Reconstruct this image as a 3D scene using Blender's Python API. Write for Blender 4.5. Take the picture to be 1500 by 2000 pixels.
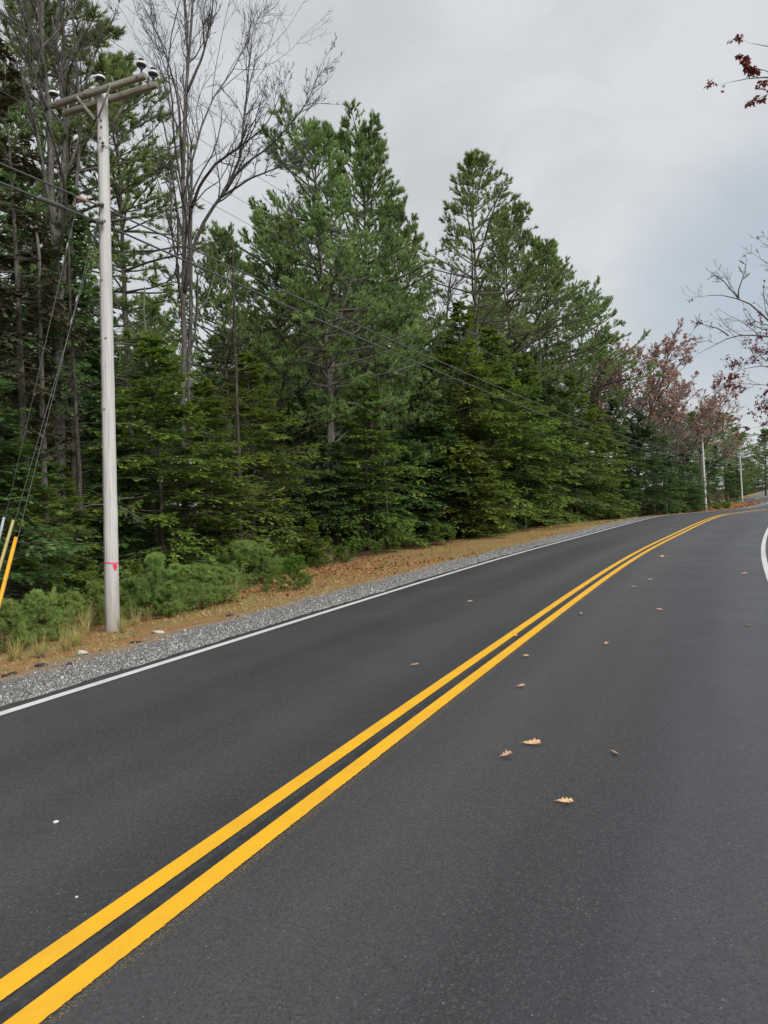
import bpy, math, random
import numpy as np
from mathutils import Matrix, Vector

for o in list(bpy.data.objects): bpy.data.objects.remove(o)
SC = bpy.context.scene
COL = SC.collection
R = math.radians
rng = np.random.default_rng(7)

# ------------------------------------------------------------------ camera
H, F = 1.7, 1389.0
ROLL, PITCH = 0.0332, math.atan((973.7 - 1000) / 1389.0)
cp, sp, cr, sr = math.cos(PITCH), math.sin(PITCH), math.cos(ROLL), math.sin(ROLL)
fwd = Vector((0, cp, sp)); up0 = Vector((0, -sp, cp)); rt0 = Vector((1, 0, 0))
rt = rt0 * cr - up0 * sr; upv = up0 * cr + rt0 * sr
cam = bpy.data.cameras.new('camera'); camo = bpy.data.objects.new('camera', cam); COL.objects.link(camo)
M = Matrix((rt, upv, -fwd)).transposed().to_4x4(); M.translation = (0, 0, H)
camo.matrix_world = M
cam.sensor_fit = 'VERTICAL'; cam.sensor_height = 24; cam.sensor_width = 18; cam.lens = F / 2000 * 24
cam.clip_end = 3000; cam.clip_start = 0.05
SC.camera = camo

# ------------------------------------------------------------------ world + sun
SUN_EL, SUN_AZ = 38, 140          # degrees; azimuth clockwise from +Y
w = bpy.data.worlds.new('World'); SC.world = w; w.use_nodes = True
nt = w.node_tree; nt.nodes.clear()
def N(nt, typ, **kw):
    n = nt.nodes.new(typ)
    for k, v in kw.items(): setattr(n, k, v)
    return n
out = N(nt, 'ShaderNodeOutputWorld'); bg = N(nt, 'ShaderNodeBackground')
sky = N(nt, 'ShaderNodeTexSky', sky_type='NISHITA', sun_disc=False)
sky.sun_elevation = R(SUN_EL); sky.sun_rotation = R(SUN_AZ)
tc = N(nt, 'ShaderNodeTexCoord')
mp = N(nt, 'ShaderNodeMapping'); mp.inputs['Scale'].default_value = (1.5, 1.1, 2.6)
nz = N(nt, 'ShaderNodeTexNoise'); nz.inputs['Scale'].default_value = 2.6; nz.inputs['Detail'].default_value = 7; nz.inputs['Roughness'].default_value = .55; nz.inputs['Distortion'].default_value = .8
rp = N(nt, 'ShaderNodeValToRGB')
rp.color_ramp.elements[0].position = .34; rp.color_ramp.elements[0].color = (3.32, 3.43, 3.56, 1)
rp.color_ramp.elements[1].position = .62; rp.color_ramp.elements[1].color = (3.92, 4.02, 4.13, 1)
# a darker blue-grey cloud bank low over the road's far end, and a paler strip under it
vm = N(nt, 'ShaderNodeVectorMath', operation='DOT_PRODUCT')
bd = Vector((.50, .80, .245)).normalized(); vm.inputs[1].default_value = bd
mr = N(nt, 'ShaderNodeMapRange', interpolation_type='SMOOTHSTEP')
mr.inputs['From Min'].default_value = .970; mr.inputs['From Max'].default_value = 1.0; mr.inputs['To Max'].default_value = .8
mixb = N(nt, 'ShaderNodeMix', data_type='RGBA'); mixb.inputs[7].default_value = (2.45, 2.88, 3.32, 1)
mixs = N(nt, 'ShaderNodeMix', data_type='RGBA'); mixs.inputs[0].default_value = .955
L_ = nt.links.new
L_(tc.outputs['Generated'], mp.inputs[0]); L_(mp.outputs[0], nz.inputs[0]); L_(nz.outputs[0], rp.inputs[0])
nrm = N(nt, 'ShaderNodeVectorMath', operation='NORMALIZE'); L_(tc.outputs['Generated'], nrm.inputs[0])
dis = N(nt, 'ShaderNodeTexNoise'); dis.inputs['Scale'].default_value = 3.2; dis.inputs['Detail'].default_value = 4
L_(tc.outputs['Generated'], dis.inputs[0])
ds_ = N(nt, 'ShaderNodeVectorMath', operation='SCALE'); ds_.inputs['Scale'].default_value = .22; L_(dis.outputs[1], ds_.inputs[0])
ad_ = N(nt, 'ShaderNodeVectorMath', operation='ADD'); L_(nrm.outputs[0], ad_.inputs[0]); L_(ds_.outputs[0], ad_.inputs[1])
sb_ = N(nt, 'ShaderNodeVectorMath', operation='SUBTRACT'); L_(ad_.outputs[0], sb_.inputs[0]); sb_.inputs[1].default_value = (.11, .11, .11)
n2_ = N(nt, 'ShaderNodeVectorMath', operation='NORMALIZE'); L_(sb_.outputs[0], n2_.inputs[0])
L_(n2_.outputs[0], vm.inputs[0]); L_(vm.outputs['Value'], mr.inputs['Value'])
L_(mr.outputs[0], mixb.inputs[0]); L_(rp.outputs[0], mixb.inputs[6])
L_(sky.outputs[0], mixs.inputs[6]); L_(mixb.outputs[2], mixs.inputs[7])
L_(mixs.outputs[2], bg.inputs[0]); bg.inputs[1].default_value = .1
L_(bg.outputs[0], out.inputs[0])
sl = bpy.data.lights.new('sun', 'SUN'); so = bpy.data.objects.new('sun', sl); COL.objects.link(so)
sl.energy = 1.5; sl.angle = R(22); sl.color = (1, .98, .94)
sdir = Vector((math.sin(R(SUN_AZ)) * math.cos(R(SUN_EL)), math.cos(R(SUN_AZ)) * math.cos(R(SUN_EL)), math.sin(R(SUN_EL))))
so.rotation_euler = sdir.to_track_quat('Z', 'Y').to_euler()
SC.view_settings.view_transform = 'Standard'; SC.view_settings.look = 'None'
SC.view_settings.gamma = 1; SC.view_settings.exposure = 0.86; SC.view_settings.use_curve_mapping = False
SC.render.engine = 'CYCLES'; SC.cycles.diffuse_bounces = 7; SC.cycles.max_bounces = 12

# ------------------------------------------------------------------ helpers
def ray(px, py):
    x, y = px - 750, py - 1000
    xr = x * cr - y * sr; yr = x * sr + y * cr
    d = np.array([xr, F, -yr])
    return np.array([d[0], d[1] * cp - d[2] * sp, d[1] * sp + d[2] * cp])
def at(px, py, Y):
    """world point seen at photo pixel (px, py) at distance Y in front of the camera"""
    d = ray(px, py); t = Y / d[1]
    return np.array([d[0] * t, Y, H + d[2] * t])
def flat(px, py, z=0.0):
    d = ray(px, py); t = (z - H) / d[2]
    return np.array([d[0] * t, d[1] * t, z])

# road centreline
SK = [0, 10, 20, 30, 40, 50, 60, 70, 80, 95, 110, 130, 150, 180, 190, 400]
KK = [.0014, .0003, .0054, .0026, .0044, -.0002, .0028, .0042, -.0008, -.0083, -.0074, -.0013, .005, .0113, 0, 0]
ZS = [0, 30, 45, 60, 80, 100, 130, 180, 400]; ZZ = [0, 0, .16, -.13, -.46, -.40, -.66, -.88, -.9]
dS = .5; SS = np.arange(-60, 320, dS)
kk = np.where(SS < 0, 0, np.interp(SS, SK, KK)); th = np.cumsum(kk) * dS; th = th - np.interp(0, SS, th) + .4386
cx = np.cumsum(np.sin(th)) * dS; cy = np.cumsum(np.cos(th)) * dS
cx = cx - np.interp(0, SS, cx) - 2.47; cy = cy - np.interp(0, SS, cy)
_z = np.interp(SS, ZS, ZZ); _k = np.hanning(21); _k /= _k.sum(); cz = np.convolve(np.pad(_z, 10, 'edge'), _k, 'valid')
WL, WR = 3.26, 2.95               # centre to the painted edge lines
EL, ER = WL + .22, WR + .22       # centre to the asphalt's edges
def road_pt(s, L):
    """s metres along the centreline, L metres to its left -> x, y, z of the road plane"""
    x = np.interp(s, SS, cx); y = np.interp(s, SS, cy); t = np.interp(s, SS, th); z = np.interp(s, SS, cz)
    return x - L * np.cos(t), y + L * np.sin(t), z
def sL(x, y):
    x = np.atleast_1d(np.asarray(x, float)).ravel(); y = np.atleast_1d(np.asarray(y, float)).ravel()
    so_, Lo = np.empty(len(x)), np.empty(len(x))
    for a in range(0, len(x), 20000):
        X, Y = x[a:a + 20000], y[a:a + 20000]
        i = ((X[:, None] - cx[::2]) ** 2 + (Y[:, None] - cy[::2]) ** 2).argmin(1) * 2
        dx, dy = X - cx[i], Y - cy[i]; st, ct = np.sin(th[i]), np.cos(th[i])
        so_[a:a + 20000] = SS[i] + dx * st + dy * ct
        perp = -dx * ct + dy * st
        dist = np.hypot(dx, dy)
        Lo[a:a + 20000] = np.where(dist > abs(perp) + .6, np.sign(perp) * dist, perp)
    return so_, Lo
def fnoise(x, y, sc, seed=0):
    x = x / sc + seed * 13.7; y = y / sc + seed * 7.3
    return (np.sin(x * 1.3 + 1.7 * np.sin(y * .9 + seed)) + np.sin(y * 1.7 + 1.3 * np.sin(x * 1.1 - seed)) + .5 * np.sin(2.9 * x + 2.3 * y)) / 2.5
def ground_z(x, y, s=None, L=None):
    if s is None: s, L = sL(x, y)
    x = np.asarray(x, float); y = np.asarray(y, float)
    zr = np.interp(s, SS, cz)
    dl = np.interp(L, [EL, EL + 1, EL + 3.5, EL + 6, EL + 14], [-.035, -.07, -.33, -.48, -.55])
    dr = np.interp(-L, [ER, ER + 1, ER + 3.5, ER + 7, ER + 14], [-.035, -.08, -.25, -.2, .1])
    z = zr + np.where(L > 0, dl, dr)
    a = np.clip((abs(L) - 4.0) / 3, 0, 1)
    z = z + a * (.06 * fnoise(x, y, 1.3) + .07 * fnoise(x, y, 3.1, 2)) + np.clip((abs(L) - 12) / 12, 0, 1) * .25 * fnoise(x, y, 8, 3)
    # small bare bank beside the far bend
    z = z + 2.6 * np.exp(-((x - 98) ** 2 / 60 + (y - 172) ** 2 / 90))
    return z
def gz(x, y): return float(ground_z(np.array([x]), np.array([y]))[0])
def col(px, L, y0=3.0):
    """walk along the photo column px until the ground there lies L metres left of the centreline"""
    Ys = np.arange(y0, 230, .1); P = np.array([(ray(px, 960)[0] / ray(px, 960)[1]) * Ys, Ys])
    s, LL = sL(P[0], P[1]); i = np.argmax(LL > L)
    if LL[i] <= L: i = np.argmax(LL)
    return P[0][i], P[1][i]
def gpix(px, py):
    """ground point seen at a photo pixel"""
    z = -.2
    for _ in range(12):
        p = flat(px, py, z); z = .5 * z + .5 * gz(p[0], p[1])
    return np.array([p[0], p[1], gz(p[0], p[1])])

def put(o, label=None, cat=None, group=None, kind=None):
    if label: o['label'] = label
    if cat: o['category'] = cat
    if group: o['group'] = group
    if kind: o['kind'] = kind
    return o
def mesh_np(name, V, Fc, attrs=None, smooth=False):
    """V (n,3); Fc (m,k) array or list of such arrays"""
    me = bpy.data.meshes.new(name)
    Fl = Fc if isinstance(Fc, list) else [Fc]
    Fl = [np.asarray(f, np.int32) for f in Fl if len(f)]
    V = np.asarray(V, np.float32)
    me.vertices.add(len(V)); me.vertices.foreach_set('co', V.ravel())
    nl = sum(f.size for f in Fl); nf = sum(len(f) for f in Fl)
    me.loops.add(nl); me.polygons.add(nf)
    me.loops.foreach_set('vertex_index', np.concatenate([f.ravel() for f in Fl]))
    st = []; a = 0
    for f in Fl:
        st.append(a + np.arange(len(f)) * f.shape[1]); a += f.size
    me.polygons.foreach_set('loop_start', np.concatenate(st).astype(np.int32))
    if smooth: me.polygons.foreach_set('use_smooth', np.ones(nf, bool))
    for k, v in (attrs or {}).items():
        at_ = me.attributes.new(k, 'FLOAT', 'POINT'); at_.data.foreach_set('value', np.asarray(v, np.float32))
    me.update(calc_edges=True); me.validate()
    return me
def link(name, me, mat=None, parent=None, loc=None):
    o = bpy.data.objects.new(name, me); COL.objects.link(o)
    if mat is not None and me is not None and not me.materials: me.materials.append(mat)
    if parent is not None: o.parent = parent
    if loc is not None: o.location = loc
    return o
def empty(name, loc=(0, 0, 0), rz=0):
    o = bpy.data.objects.new(name, None); COL.objects.link(o); o.location = loc; o.rotation_euler = (0, 0, rz); o.empty_display_size = .2
    return o
def dup(root):
    r = root.copy(); COL.objects.link(r)
    for ch in list(root.children):
        c = ch.copy(); COL.objects.link(c); c.parent = r
        for g in list(ch.children):
            d = g.copy(); COL.objects.link(d); d.parent = c
    return r
def unit(v): return v / np.maximum(np.linalg.norm(v, axis=-1, keepdims=True), 1e-9)
def tubes(pts, rad, k=4):
    """pts (N,n,3), rad (N,n) -> verts, quads"""
    Nn, n, _ = pts.shape
    T = np.empty_like(pts); T[:, 1:-1] = pts[:, 2:] - pts[:, :-2]; T[:, 0] = pts[:, 1] - pts[:, 0]; T[:, -1] = pts[:, -1] - pts[:, -2]
    T = unit(T)
    ref = np.where(np.abs(T[:, :1, 2:3]) > .9, np.array([1., 0, 0]), np.array([0, 0, 1.]))
    A = unit(np.cross(T, np.broadcast_to(ref, T.shape))); B = np.cross(T, A)
    a = np.arange(k) * 2 * np.pi / k
    V = pts[:, :, None] + rad[:, :, None, None] * (A[:, :, None] * np.cos(a)[:, None] + B[:, :, None] * np.sin(a)[:, None])
    idx = np.arange(Nn * n * k).reshape(Nn, n, k)
    q = np.stack([idx[:, :-1], np.roll(idx[:, :-1], -1, 2), np.roll(idx[:, 1:], -1, 2), idx[:, 1:]], -1).reshape(-1, 4)
    return V.reshape(-1, 3), q
class Acc:
    def __init__(s): s.V = []; s.F = {}; s.n = 0; s.T = []
    def add(s, V, Fc, tint=None):
        V = np.asarray(V, float); Fc = np.asarray(Fc)
        s.V.append(V); s.F.setdefault(Fc.shape[1], []).append(Fc + s.n); s.n += len(V)
        s.T.append(np.zeros(len(V)) if tint is None else np.broadcast_to(tint, (len(V),)))
    def tube(s, pts, r, k=8, tint=None, cap=True):
        pts = np.asarray(pts, float)[None]; r = np.broadcast_to(np.asarray(r, float), (pts.shape[1],))[None]
        V, q = tubes(pts, r, k); s.add(V, q, tint)
        if cap:
            n = pts.shape[1]
            s.F.setdefault(k, []).append(np.array([np.arange(k)[::-1], (n - 1) * k + np.arange(k)]) + s.n - len(V))
    def box(s, c, sz, Rm=None, bev=0.0, tint=None):
        x, y, z = [v / 2 for v in sz]
        if bev:
            b = bev; P = []
            prof = [(-x + b, -y), (x - b, -y), (x, -y + b), (x, y - b), (x - b, y), (-x + b, y), (-x, y - b), (-x, -y + b)]
            ins = [(p[0] * (1 - b / x), p[1] * (1 - b / y)) for p in prof]
            for zz, pr in ((-z, ins), (-z + b, prof), (z - b, prof), (z, ins)): P += [(p[0], p[1], zz) for p in pr]
            V = np.array(P); q = []
            for l in range(3):
                for i in range(8): j = (i + 1) % 8; q.append((l * 8 + i, l * 8 + j, l * 8 + 8 + j, l * 8 + 8 + i))
            if Rm is not None: V = V @ np.array(Rm).T
            s.add(V + np.array(c), q, tint)
            s.F.setdefault(8, []).append(np.array([list(range(8))[::-1], list(range(24, 32))]) + s.n - 32)
        else:
            V = np.array([(sx * x, sy * y, sz_ * z) for sz_ in (-1, 1) for sy in (-1, 1) for sx in (-1, 1)])
            if Rm is not None: V = V @ np.array(Rm).T
            s.add(V + np.array(c), [(0, 2, 3, 1), (4, 5, 7, 6), (0, 1, 5, 4), (2, 6, 7, 3), (0, 4, 6, 2), (1, 3, 7, 5)], tint)
    def lathe(s, c, prof, k=20, axis=None, tint=None):
        P = np.array(prof, float); a = np.arange(k) * 2 * np.pi / k
        V = np.stack([P[:, 0, None] * np.cos(a), P[:, 0, None] * np.sin(a), np.broadcast_to(P[:, 1, None], (len(P), k))], -1).reshape(-1, 3)
        if axis is not None: V = V @ np.array(Vector((0, 0, 1)).rotation_difference(Vector(axis)).to_matrix()).T
        idx = np.arange(len(P) * k).reshape(len(P), k)
        q = np.stack([idx[:-1], np.roll(idx[:-1], -1, 1), np.roll(idx[1:], -1, 1), idx[1:]], -1).reshape(-1, 4)
        s.add(V + np.array(c), q, tint)
        s.F.setdefault(k, []).append(np.array([np.arange(k)[::-1], (len(P) - 1) * k + np.arange(k)]) + s.n - len(V))
    def mesh(s, name, smooth=False):
        return mesh_np(name, np.concatenate(s.V), [np.concatenate(f) for f in s.F.values()], {'tint': np.concatenate(s.T)}, smooth)

# ------------------------------------------------------------------ materials
def mat(name, col=(.5, .5, .5), rough=.8, spec=.5, metal=0):
    m = bpy.data.materials.new(name); m.use_nodes = True; b = m.node_tree.nodes['Principled BSDF']
    b.inputs['Base Color'].default_value = (*col, 1); b.inputs['Roughness'].default_value = rough
    b.inputs['Specular IOR Level'].default_value = spec; b.inputs['Metallic'].default_value = metal
    return m, m.node_tree, b
def ramp(nt, src, stops):
    r = N(nt, 'ShaderNodeValToRGB'); e = r.color_ramp.elements
    while len(e) < len(stops): e.new(.5)
    for i, (p, c) in enumerate(stops): e[i].position = p; e[i].color = (*c, 1) if len(c) == 3 else c
    nt.links.new(src, r.inputs[0]); return r.outputs[0]
def noise(nt, vec, scale, detail=4, rough=.5, dist=0, out=0):
    n = N(nt, 'ShaderNodeTexNoise'); n.inputs['Scale'].default_value = scale; n.inputs['Detail'].default_value = detail
    n.inputs['Roughness'].default_value = rough; n.inputs['Distortion'].default_value = dist
    if vec is not None: nt.links.new(vec, n.inputs['Vector'])
    return n.outputs[out]
def mapv(nt, vec, scale):
    m = N(nt, 'ShaderNodeMapping'); m.inputs['Scale'].default_value = scale; nt.links.new(vec, m.inputs[0]); return m.outputs[0]
def mixc(nt, f, a, b, mode='MIX'):
    m = N(nt, 'ShaderNodeMix', data_type='RGBA', blend_type=mode)
    for s_, v in ((m.inputs[0], f), (m.inputs[6], a), (m.inputs[7], b)):
        if isinstance(v, (int, float)): s_.default_value = v
        elif isinstance(v, tuple): s_.default_value = (*v, 1) if len(v) == 3 else v
        else: nt.links.new(v, s_)
    return m.outputs[2]
def math_(nt, op, a, b=None, c=None, clamp=False):
    m = N(nt, 'ShaderNodeMath', operation=op); m.use_clamp = clamp
    for i, v in enumerate((a, b, c)):
        if v is None: continue
        if isinstance(v, (int, float)): m.inputs[i].default_value = v
        else: nt.links.new(v, m.inputs[i])
    return m.outputs[0]
def maprange(nt, v, a, b, c=0, d=1, smooth=True):
    m = N(nt, 'ShaderNodeMapRange', interpolation_type='SMOOTHSTEP' if smooth else 'LINEAR')
    nt.links.new(v, m.inputs[0]); m.inputs[1].default_value = a; m.inputs[2].default_value = b; m.inputs[3].default_value = c; m.inputs[4].default_value = d
    return m.outputs[0]
def bump(nt, b, h, strength=.5, dist=.01):
    n = N(nt, 'ShaderNodeBump'); n.inputs['Strength'].default_value = strength; n.inputs['Distance'].default_value = dist
    nt.links.new(h, n.inputs['Height']); nt.links.new(n.outputs[0], b.inputs['Normal'])
def attr(nt, name): return N(nt, 'ShaderNodeAttribute', attribute_name=name).outputs['Fac']
def pos(nt): return N(nt, 'ShaderNodeNewGeometry').outputs['Position']
def objc(nt): return N(nt, 'ShaderNodeTexCoord').outputs['Object']
def voro(nt, vec, scale, feat='F1'):
    v = N(nt, 'ShaderNodeTexVoronoi', feature=feat); v.inputs['Scale'].default_value = scale; nt.links.new(vec, v.inputs['Vector']); return v

def foliage(name, stops, trans=.25, rough=.55, jitter=.25):
    m = bpy.data.materials.new(name); m.use_nodes = True; nt = m.node_tree; b = nt.nodes['Principled BSDF']
    t = attr(nt, 'tint'); c = ramp(nt, t, stops)
    oi = N(nt, 'ShaderNodeObjectInfo').outputs['Random']
    hs = N(nt, 'ShaderNodeHueSaturation'); nt.links.new(c, hs.inputs['Color'])
    nt.links.new(maprange(nt, oi, 0, 1, .485, .515, False), hs.inputs['Hue'])
    lum = noise(nt, pos(nt), 1.1, 2)
    nt.links.new(math_(nt, 'ADD', maprange(nt, oi, 0, 1, .85, 1.12, False), maprange(nt, lum, .3, .7, -jitter, jitter, False)), hs.inputs['Value'])
    nt.links.new(hs.outputs[0], b.inputs['Base Color']); b.inputs['Roughness'].default_value = rough; b.inputs['Specular IOR Level'].default_value = .35
    tr = N(nt, 'ShaderNodeBsdfTranslucent'); nt.links.new(hs.outputs[0], tr.inputs[0])
    mx = N(nt, 'ShaderNodeMixShader'); mx.inputs[0].default_value = trans
    nt.links.new(b.outputs[0], mx.inputs[1]); nt.links.new(tr.outputs[0], mx.inputs[2]); nt.links.new(mx.outputs[0], nt.nodes['Material Output'].inputs[0])
    return m
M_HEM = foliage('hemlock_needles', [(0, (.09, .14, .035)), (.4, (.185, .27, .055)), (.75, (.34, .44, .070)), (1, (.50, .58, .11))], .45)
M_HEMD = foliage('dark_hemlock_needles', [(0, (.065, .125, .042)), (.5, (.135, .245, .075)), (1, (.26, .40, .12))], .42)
M_PINE = foliage('pine_needles', [(0, (.13, .205, .075)), (.5, (.24, .345, .115)), (1, (.38, .47, .175))], .45)
M_SAP = foliage('young_pine_needles', [(0, (.17, .26, .075)), (.5, (.31, .44, .125)), (1, (.48, .60, .20))], .5)
M_YEL = foliage('shrub_leaves', [(0, (.06, .12, .02)), (.5, (.12, .22, .03)), (1, (.26, .32, .05))], .35)
M_RED = foliage('red_brown_leaves', [(0, (.34, .17, .14)), (.5, (.56, .33, .27)), (1, (.72, .48, .38))], .5)
M_DRED = foliage('dark_red_leaves', [(0, (.12, .035, .04)), (.5, (.26, .075, .07)), (1, (.42, .16, .12))], .45)
M_DEADF = foliage('brown_grey_needles', [(0, (.05, .055, .03)), (.5, (.10, .10, .052)), (1, (.17, .15, .08))], .25)
def bark(name, c0, c1, lich=.3):
    m, nt, b = mat(name, rough=.92, spec=.2); v = mapv(nt, objc(nt), (1, 1, .25))
    n1 = noise(nt, v, 22, 6, .65); c = ramp(nt, n1, [(.35, c0), (.65, c1)])
    l = noise(nt, objc(nt), 3.2, 5, .6); c = mixc(nt, maprange(nt, l, .56, .66, 0, lich), c, (.24, .25, .20))
    nt.links.new(c, b.inputs['Base Color']); bump(nt, b, n1, .9, .02); return m
M_BARK = bark('conifer_bark', (.035, .028, .022), (.115, .098, .08))
M_BARKG = bark('grey_bark', (.07, .062, .055), (.21, .19, .17), .5)
M_TWIG = bark('twig_bark', (.060, .056, .052), (.17, .158, .148), .35)
M_DTWIG = bark('dead_twig_bark', (.09, .085, .075), (.22, .21, .18), .5)

# asphalt
M_ASPH, nt, b = mat('fresh_asphalt', rough=.62, spec=.5)
s_a, l_a = attr(nt, 'along'), attr(nt, 'lat')
cmb = N(nt, 'ShaderNodeCombineXYZ'); nt.links.new(math_(nt, 'MULTIPLY', s_a, .035), cmb.inputs[0]); nt.links.new(math_(nt, 'MULTIPLY', l_a, .62), cmb.inputs[1])
band = noise(nt, cmb.outputs[0], 1.5, 3, .5)
base = ramp(nt, band, [(.34, (.027, .0272, .030)), (.5, (.042, .0422, .0462)), (.66, (.066, .0662, .071))])
blot = noise(nt, pos(nt), .9, 4, .55); base = mixc(nt, .22, base, ramp(nt, blot, [(.3, (.040, .0403, .0435)), (.7, (.062, .0623, .0665))]))
# wheel paths, a little paler
wp = math_(nt, 'ABSOLUTE', math_(nt, 'SUBTRACT', math_(nt, 'ABSOLUTE', l_a), 1.65)); wp = math_(nt, 'ABSOLUTE', math_(nt, 'SUBTRACT', wp, .85))
base = mixc(nt, maprange(nt, wp, .0, .5, .30, 0), base, (.092, .093, .095))
agg = voro(nt, pos(nt), 115); ac = N(nt, 'ShaderNodeSeparateColor'); nt.links.new(agg.outputs['Color'], ac.inputs[0])
base = mixc(nt, maprange(nt, ac.outputs[0], .15, 1, .0, .6, False), base, ramp(nt, ac.outputs[1], [(0, (.012, .012, .013)), (.6, (.055, .055, .056)), (1, (.12, .12, .118))]))
sp_ = voro(nt, pos(nt), 42); sc_ = N(nt, 'ShaderNodeSeparateColor'); nt.links.new(sp_.outputs['Color'], sc_.inputs[0])
spk = math_(nt, 'MULTIPLY', math_(nt, 'GREATER_THAN', sc_.outputs[0], .968), math_(nt, 'LESS_THAN', sp_.outputs['Distance'], .17))
base = mixc(nt, math_(nt, 'MULTIPLY', spk, .4), base, (.36, .35, .33))
# dark primer ghost between the yellow lines and yellow overspray outside the right one
gho = math_(nt, 'LESS_THAN', math_(nt, 'ABSOLUTE', math_(nt, 'ADD', l_a, .02)), .035)
base = mixc(nt, math_(nt, 'MULTIPLY', gho, maprange(nt, noise(nt, pos(nt), 9, 4), .35, .6, .2, .75)), base, (.016, .016, .018))
osp = maprange(nt, math_(nt, 'ABSOLUTE', math_(nt, 'ADD', l_a, .185)), 0, .055, .9, 0)
osp = math_(nt, 'MULTIPLY', osp, math_(nt, 'GREATER_THAN', noise(nt, pos(nt), 130, 3, .7), .60))
base = mixc(nt, osp, base, (.55, .32, .03))
nt.links.new(base, b.inputs['Base Color'])
fb = noise(nt, pos(nt), 210, 3, .7)
bump(nt, b, math_(nt, 'ADD', math_(nt, 'MULTIPLY', agg.outputs['Distance'], .8), fb), .4, .003)
nt.links.new(maprange(nt, blot, .3, .7, .46, .56), b.inputs['Roughness'])
def paint(name, c, cd):
    m, nt, b = mat(name, rough=.55, spec=.4); n1 = noise(nt, pos(nt), 95, 5, .8); n2 = noise(nt, pos(nt), 3, 5, .65)
    cc = mixc(nt, maprange(nt, n1, .52, .68, 0, .55), c, cd); cc = mixc(nt, maprange(nt, n2, .4, .65, 0, .35), cc, cd)
    nt.links.new(cc, b.inputs['Base Color']); bump(nt, b, n1, .5, .003); return m
M_YLW = paint('yellow_road_paint', (.93, .49, .016), (.70, .35, .02))
M_WHT = paint('white_road_paint', (.72, .72, .70), (.45, .45, .43))

# ground
M_GRD, nt, b = mat('verge_and_forest_floor', rough=.95, spec=.2)
P = pos(nt); L0 = attr(nt, 'lat')
wob = math_(nt, 'ADD', math_(nt, 'MULTIPLY', math_(nt, 'SUBTRACT', noise(nt, P, .8, 4, .6), .5), 1.7), math_(nt, 'MULTIPLY', math_(nt, 'SUBTRACT', noise(nt, P, 5, 4, .7), .5), .5))
La = math_(nt, 'ADD', math_(nt, 'ABSOLUTE', L0), wob)
vg = voro(nt, P, 60); vgc = N(nt, 'ShaderNodeSeparateColor'); nt.links.new(vg.outputs['Color'], vgc.inputs[0])
grav = ramp(nt, vgc.outputs[0], [(0, (.13, .13, .132)), (.35, (.29, .288, .282)), (.7, (.45, .445, .43)), (1, (.60, .59, .57))])
grav = mixc(nt, maprange(nt, vg.outputs['Distance'], .25, .6, 0, .8), grav, (.10, .098, .092))
sand = ramp(nt, noise(nt, P, 14, 5, .7), [(.3, (.22, .14, .085)), (.6, (.42, .32, .22)), (.75, (.58, .52, .44))])
need = ramp(nt, noise(nt, P, 26, 6, .75), [(.32, (.16, .075, .035)), (.5, (.38, .19, .08)), (.68, (.56, .36, .17))])
gras = ramp(nt, noise(nt, P, 19, 5, .7), [(.3, (.13, .11, .04)), (.52, (.37, .27, .10)), (.72, (.52, .41, .19))])
verg = mixc(nt, maprange(nt, noise(nt, P, 1.7, 4, .6), .42, .58), need, gras)
verg = mixc(nt, maprange(nt, noise(nt, P, 2.6, 5, .65), .54, .66, 0, .8), verg, ramp(nt, noise(nt, P, 33, 5, .7), [(.35, (.06, .08, .02)), (.65, (.24, .25, .08))]))
floor_ = ramp(nt, noise(nt, P, 9, 6, .75), [(.3, (.025, .016, .010)), (.5, (.075, .042, .022)), (.72, (.18, .095, .045))])
c = mixc(nt, maprange(nt, La, 4.35, 4.75), grav, sand)
c = mixc(nt, maprange(nt, La, 4.6, 5.1), c, verg)
c = mixc(nt, maprange(nt, La, 9.2, 11.2), c, floor_)
nt.links.new(c, b.inputs['Base Color'])
bump(nt, b, math_(nt, 'ADD', noise(nt, P, 30, 5, .7), math_(nt, 'MULTIPLY', vg.outputs['Distance'], -.6)), .8, .03)

M_POLE, nt, b = mat('weathered_pole_wood', rough=.85, spec=.25)
o_ = objc(nt); v = mapv(nt, o_, (26, 26, .7)); n1 = noise(nt, v, 1.6, 8, .7)
c = ramp(nt, n1, [(.28, (.33, .325, .315)), (.45, (.53, .523, .508)), (.62, (.64, .632, .618))])
ck = noise(nt, mapv(nt, o_, (60, 60, .5)), 1, 3, .5); c = mixc(nt, maprange(nt, ck, .70, .74, 0, .75), c, (.06, .05, .04))
sepz = N(nt, 'ShaderNodeSeparateXYZ'); nt.links.new(o_, sepz.inputs[0])
c = mixc(nt, maprange(nt, math_(nt, 'ADD', sepz.outputs[2], math_(nt, 'MULTIPLY', noise(nt, mapv(nt, o_, (20, 20, 2)), 1, 4), 1.6)), .5, 2.3, .6, 0), c, (.25, .20, .165))
nt.links.new(c, b.inputs['Base Color']); bump(nt, b, math_(nt, 'SUBTRACT', n1, maprange(nt, ck, .7, .74)), .7, .006)
M_ARM, nt, b = mat('grey_crossarm_wood', rough=.9, spec=.2)
o_ = objc(nt); n1 = noise(nt, mapv(nt, o_, (.9, 30, 30)), 1.5, 7, .7)
c = ramp(nt, n1, [(.3, (.10, .09, .072)), (.5, (.24, .225, .19)), (.68, (.36, .34, .30))]); nt.links.new(c, b.inputs['Base Color']); bump(nt, b, n1, .6, .005)
M_PORC = mat('white_porcelain', (.78, .79, .80), .22, .6)[0]
M_DPORC = mat('dark_grey_porcelain', (.045, .05, .065), .3, .6)[0]
M_STEEL = mat('galvanised_steel', (.32, .33, .34), .5, .5, .6)[0]
M_BLK = mat('black_cable', (.075, .077, .08), .4, .6)[0]
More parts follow.
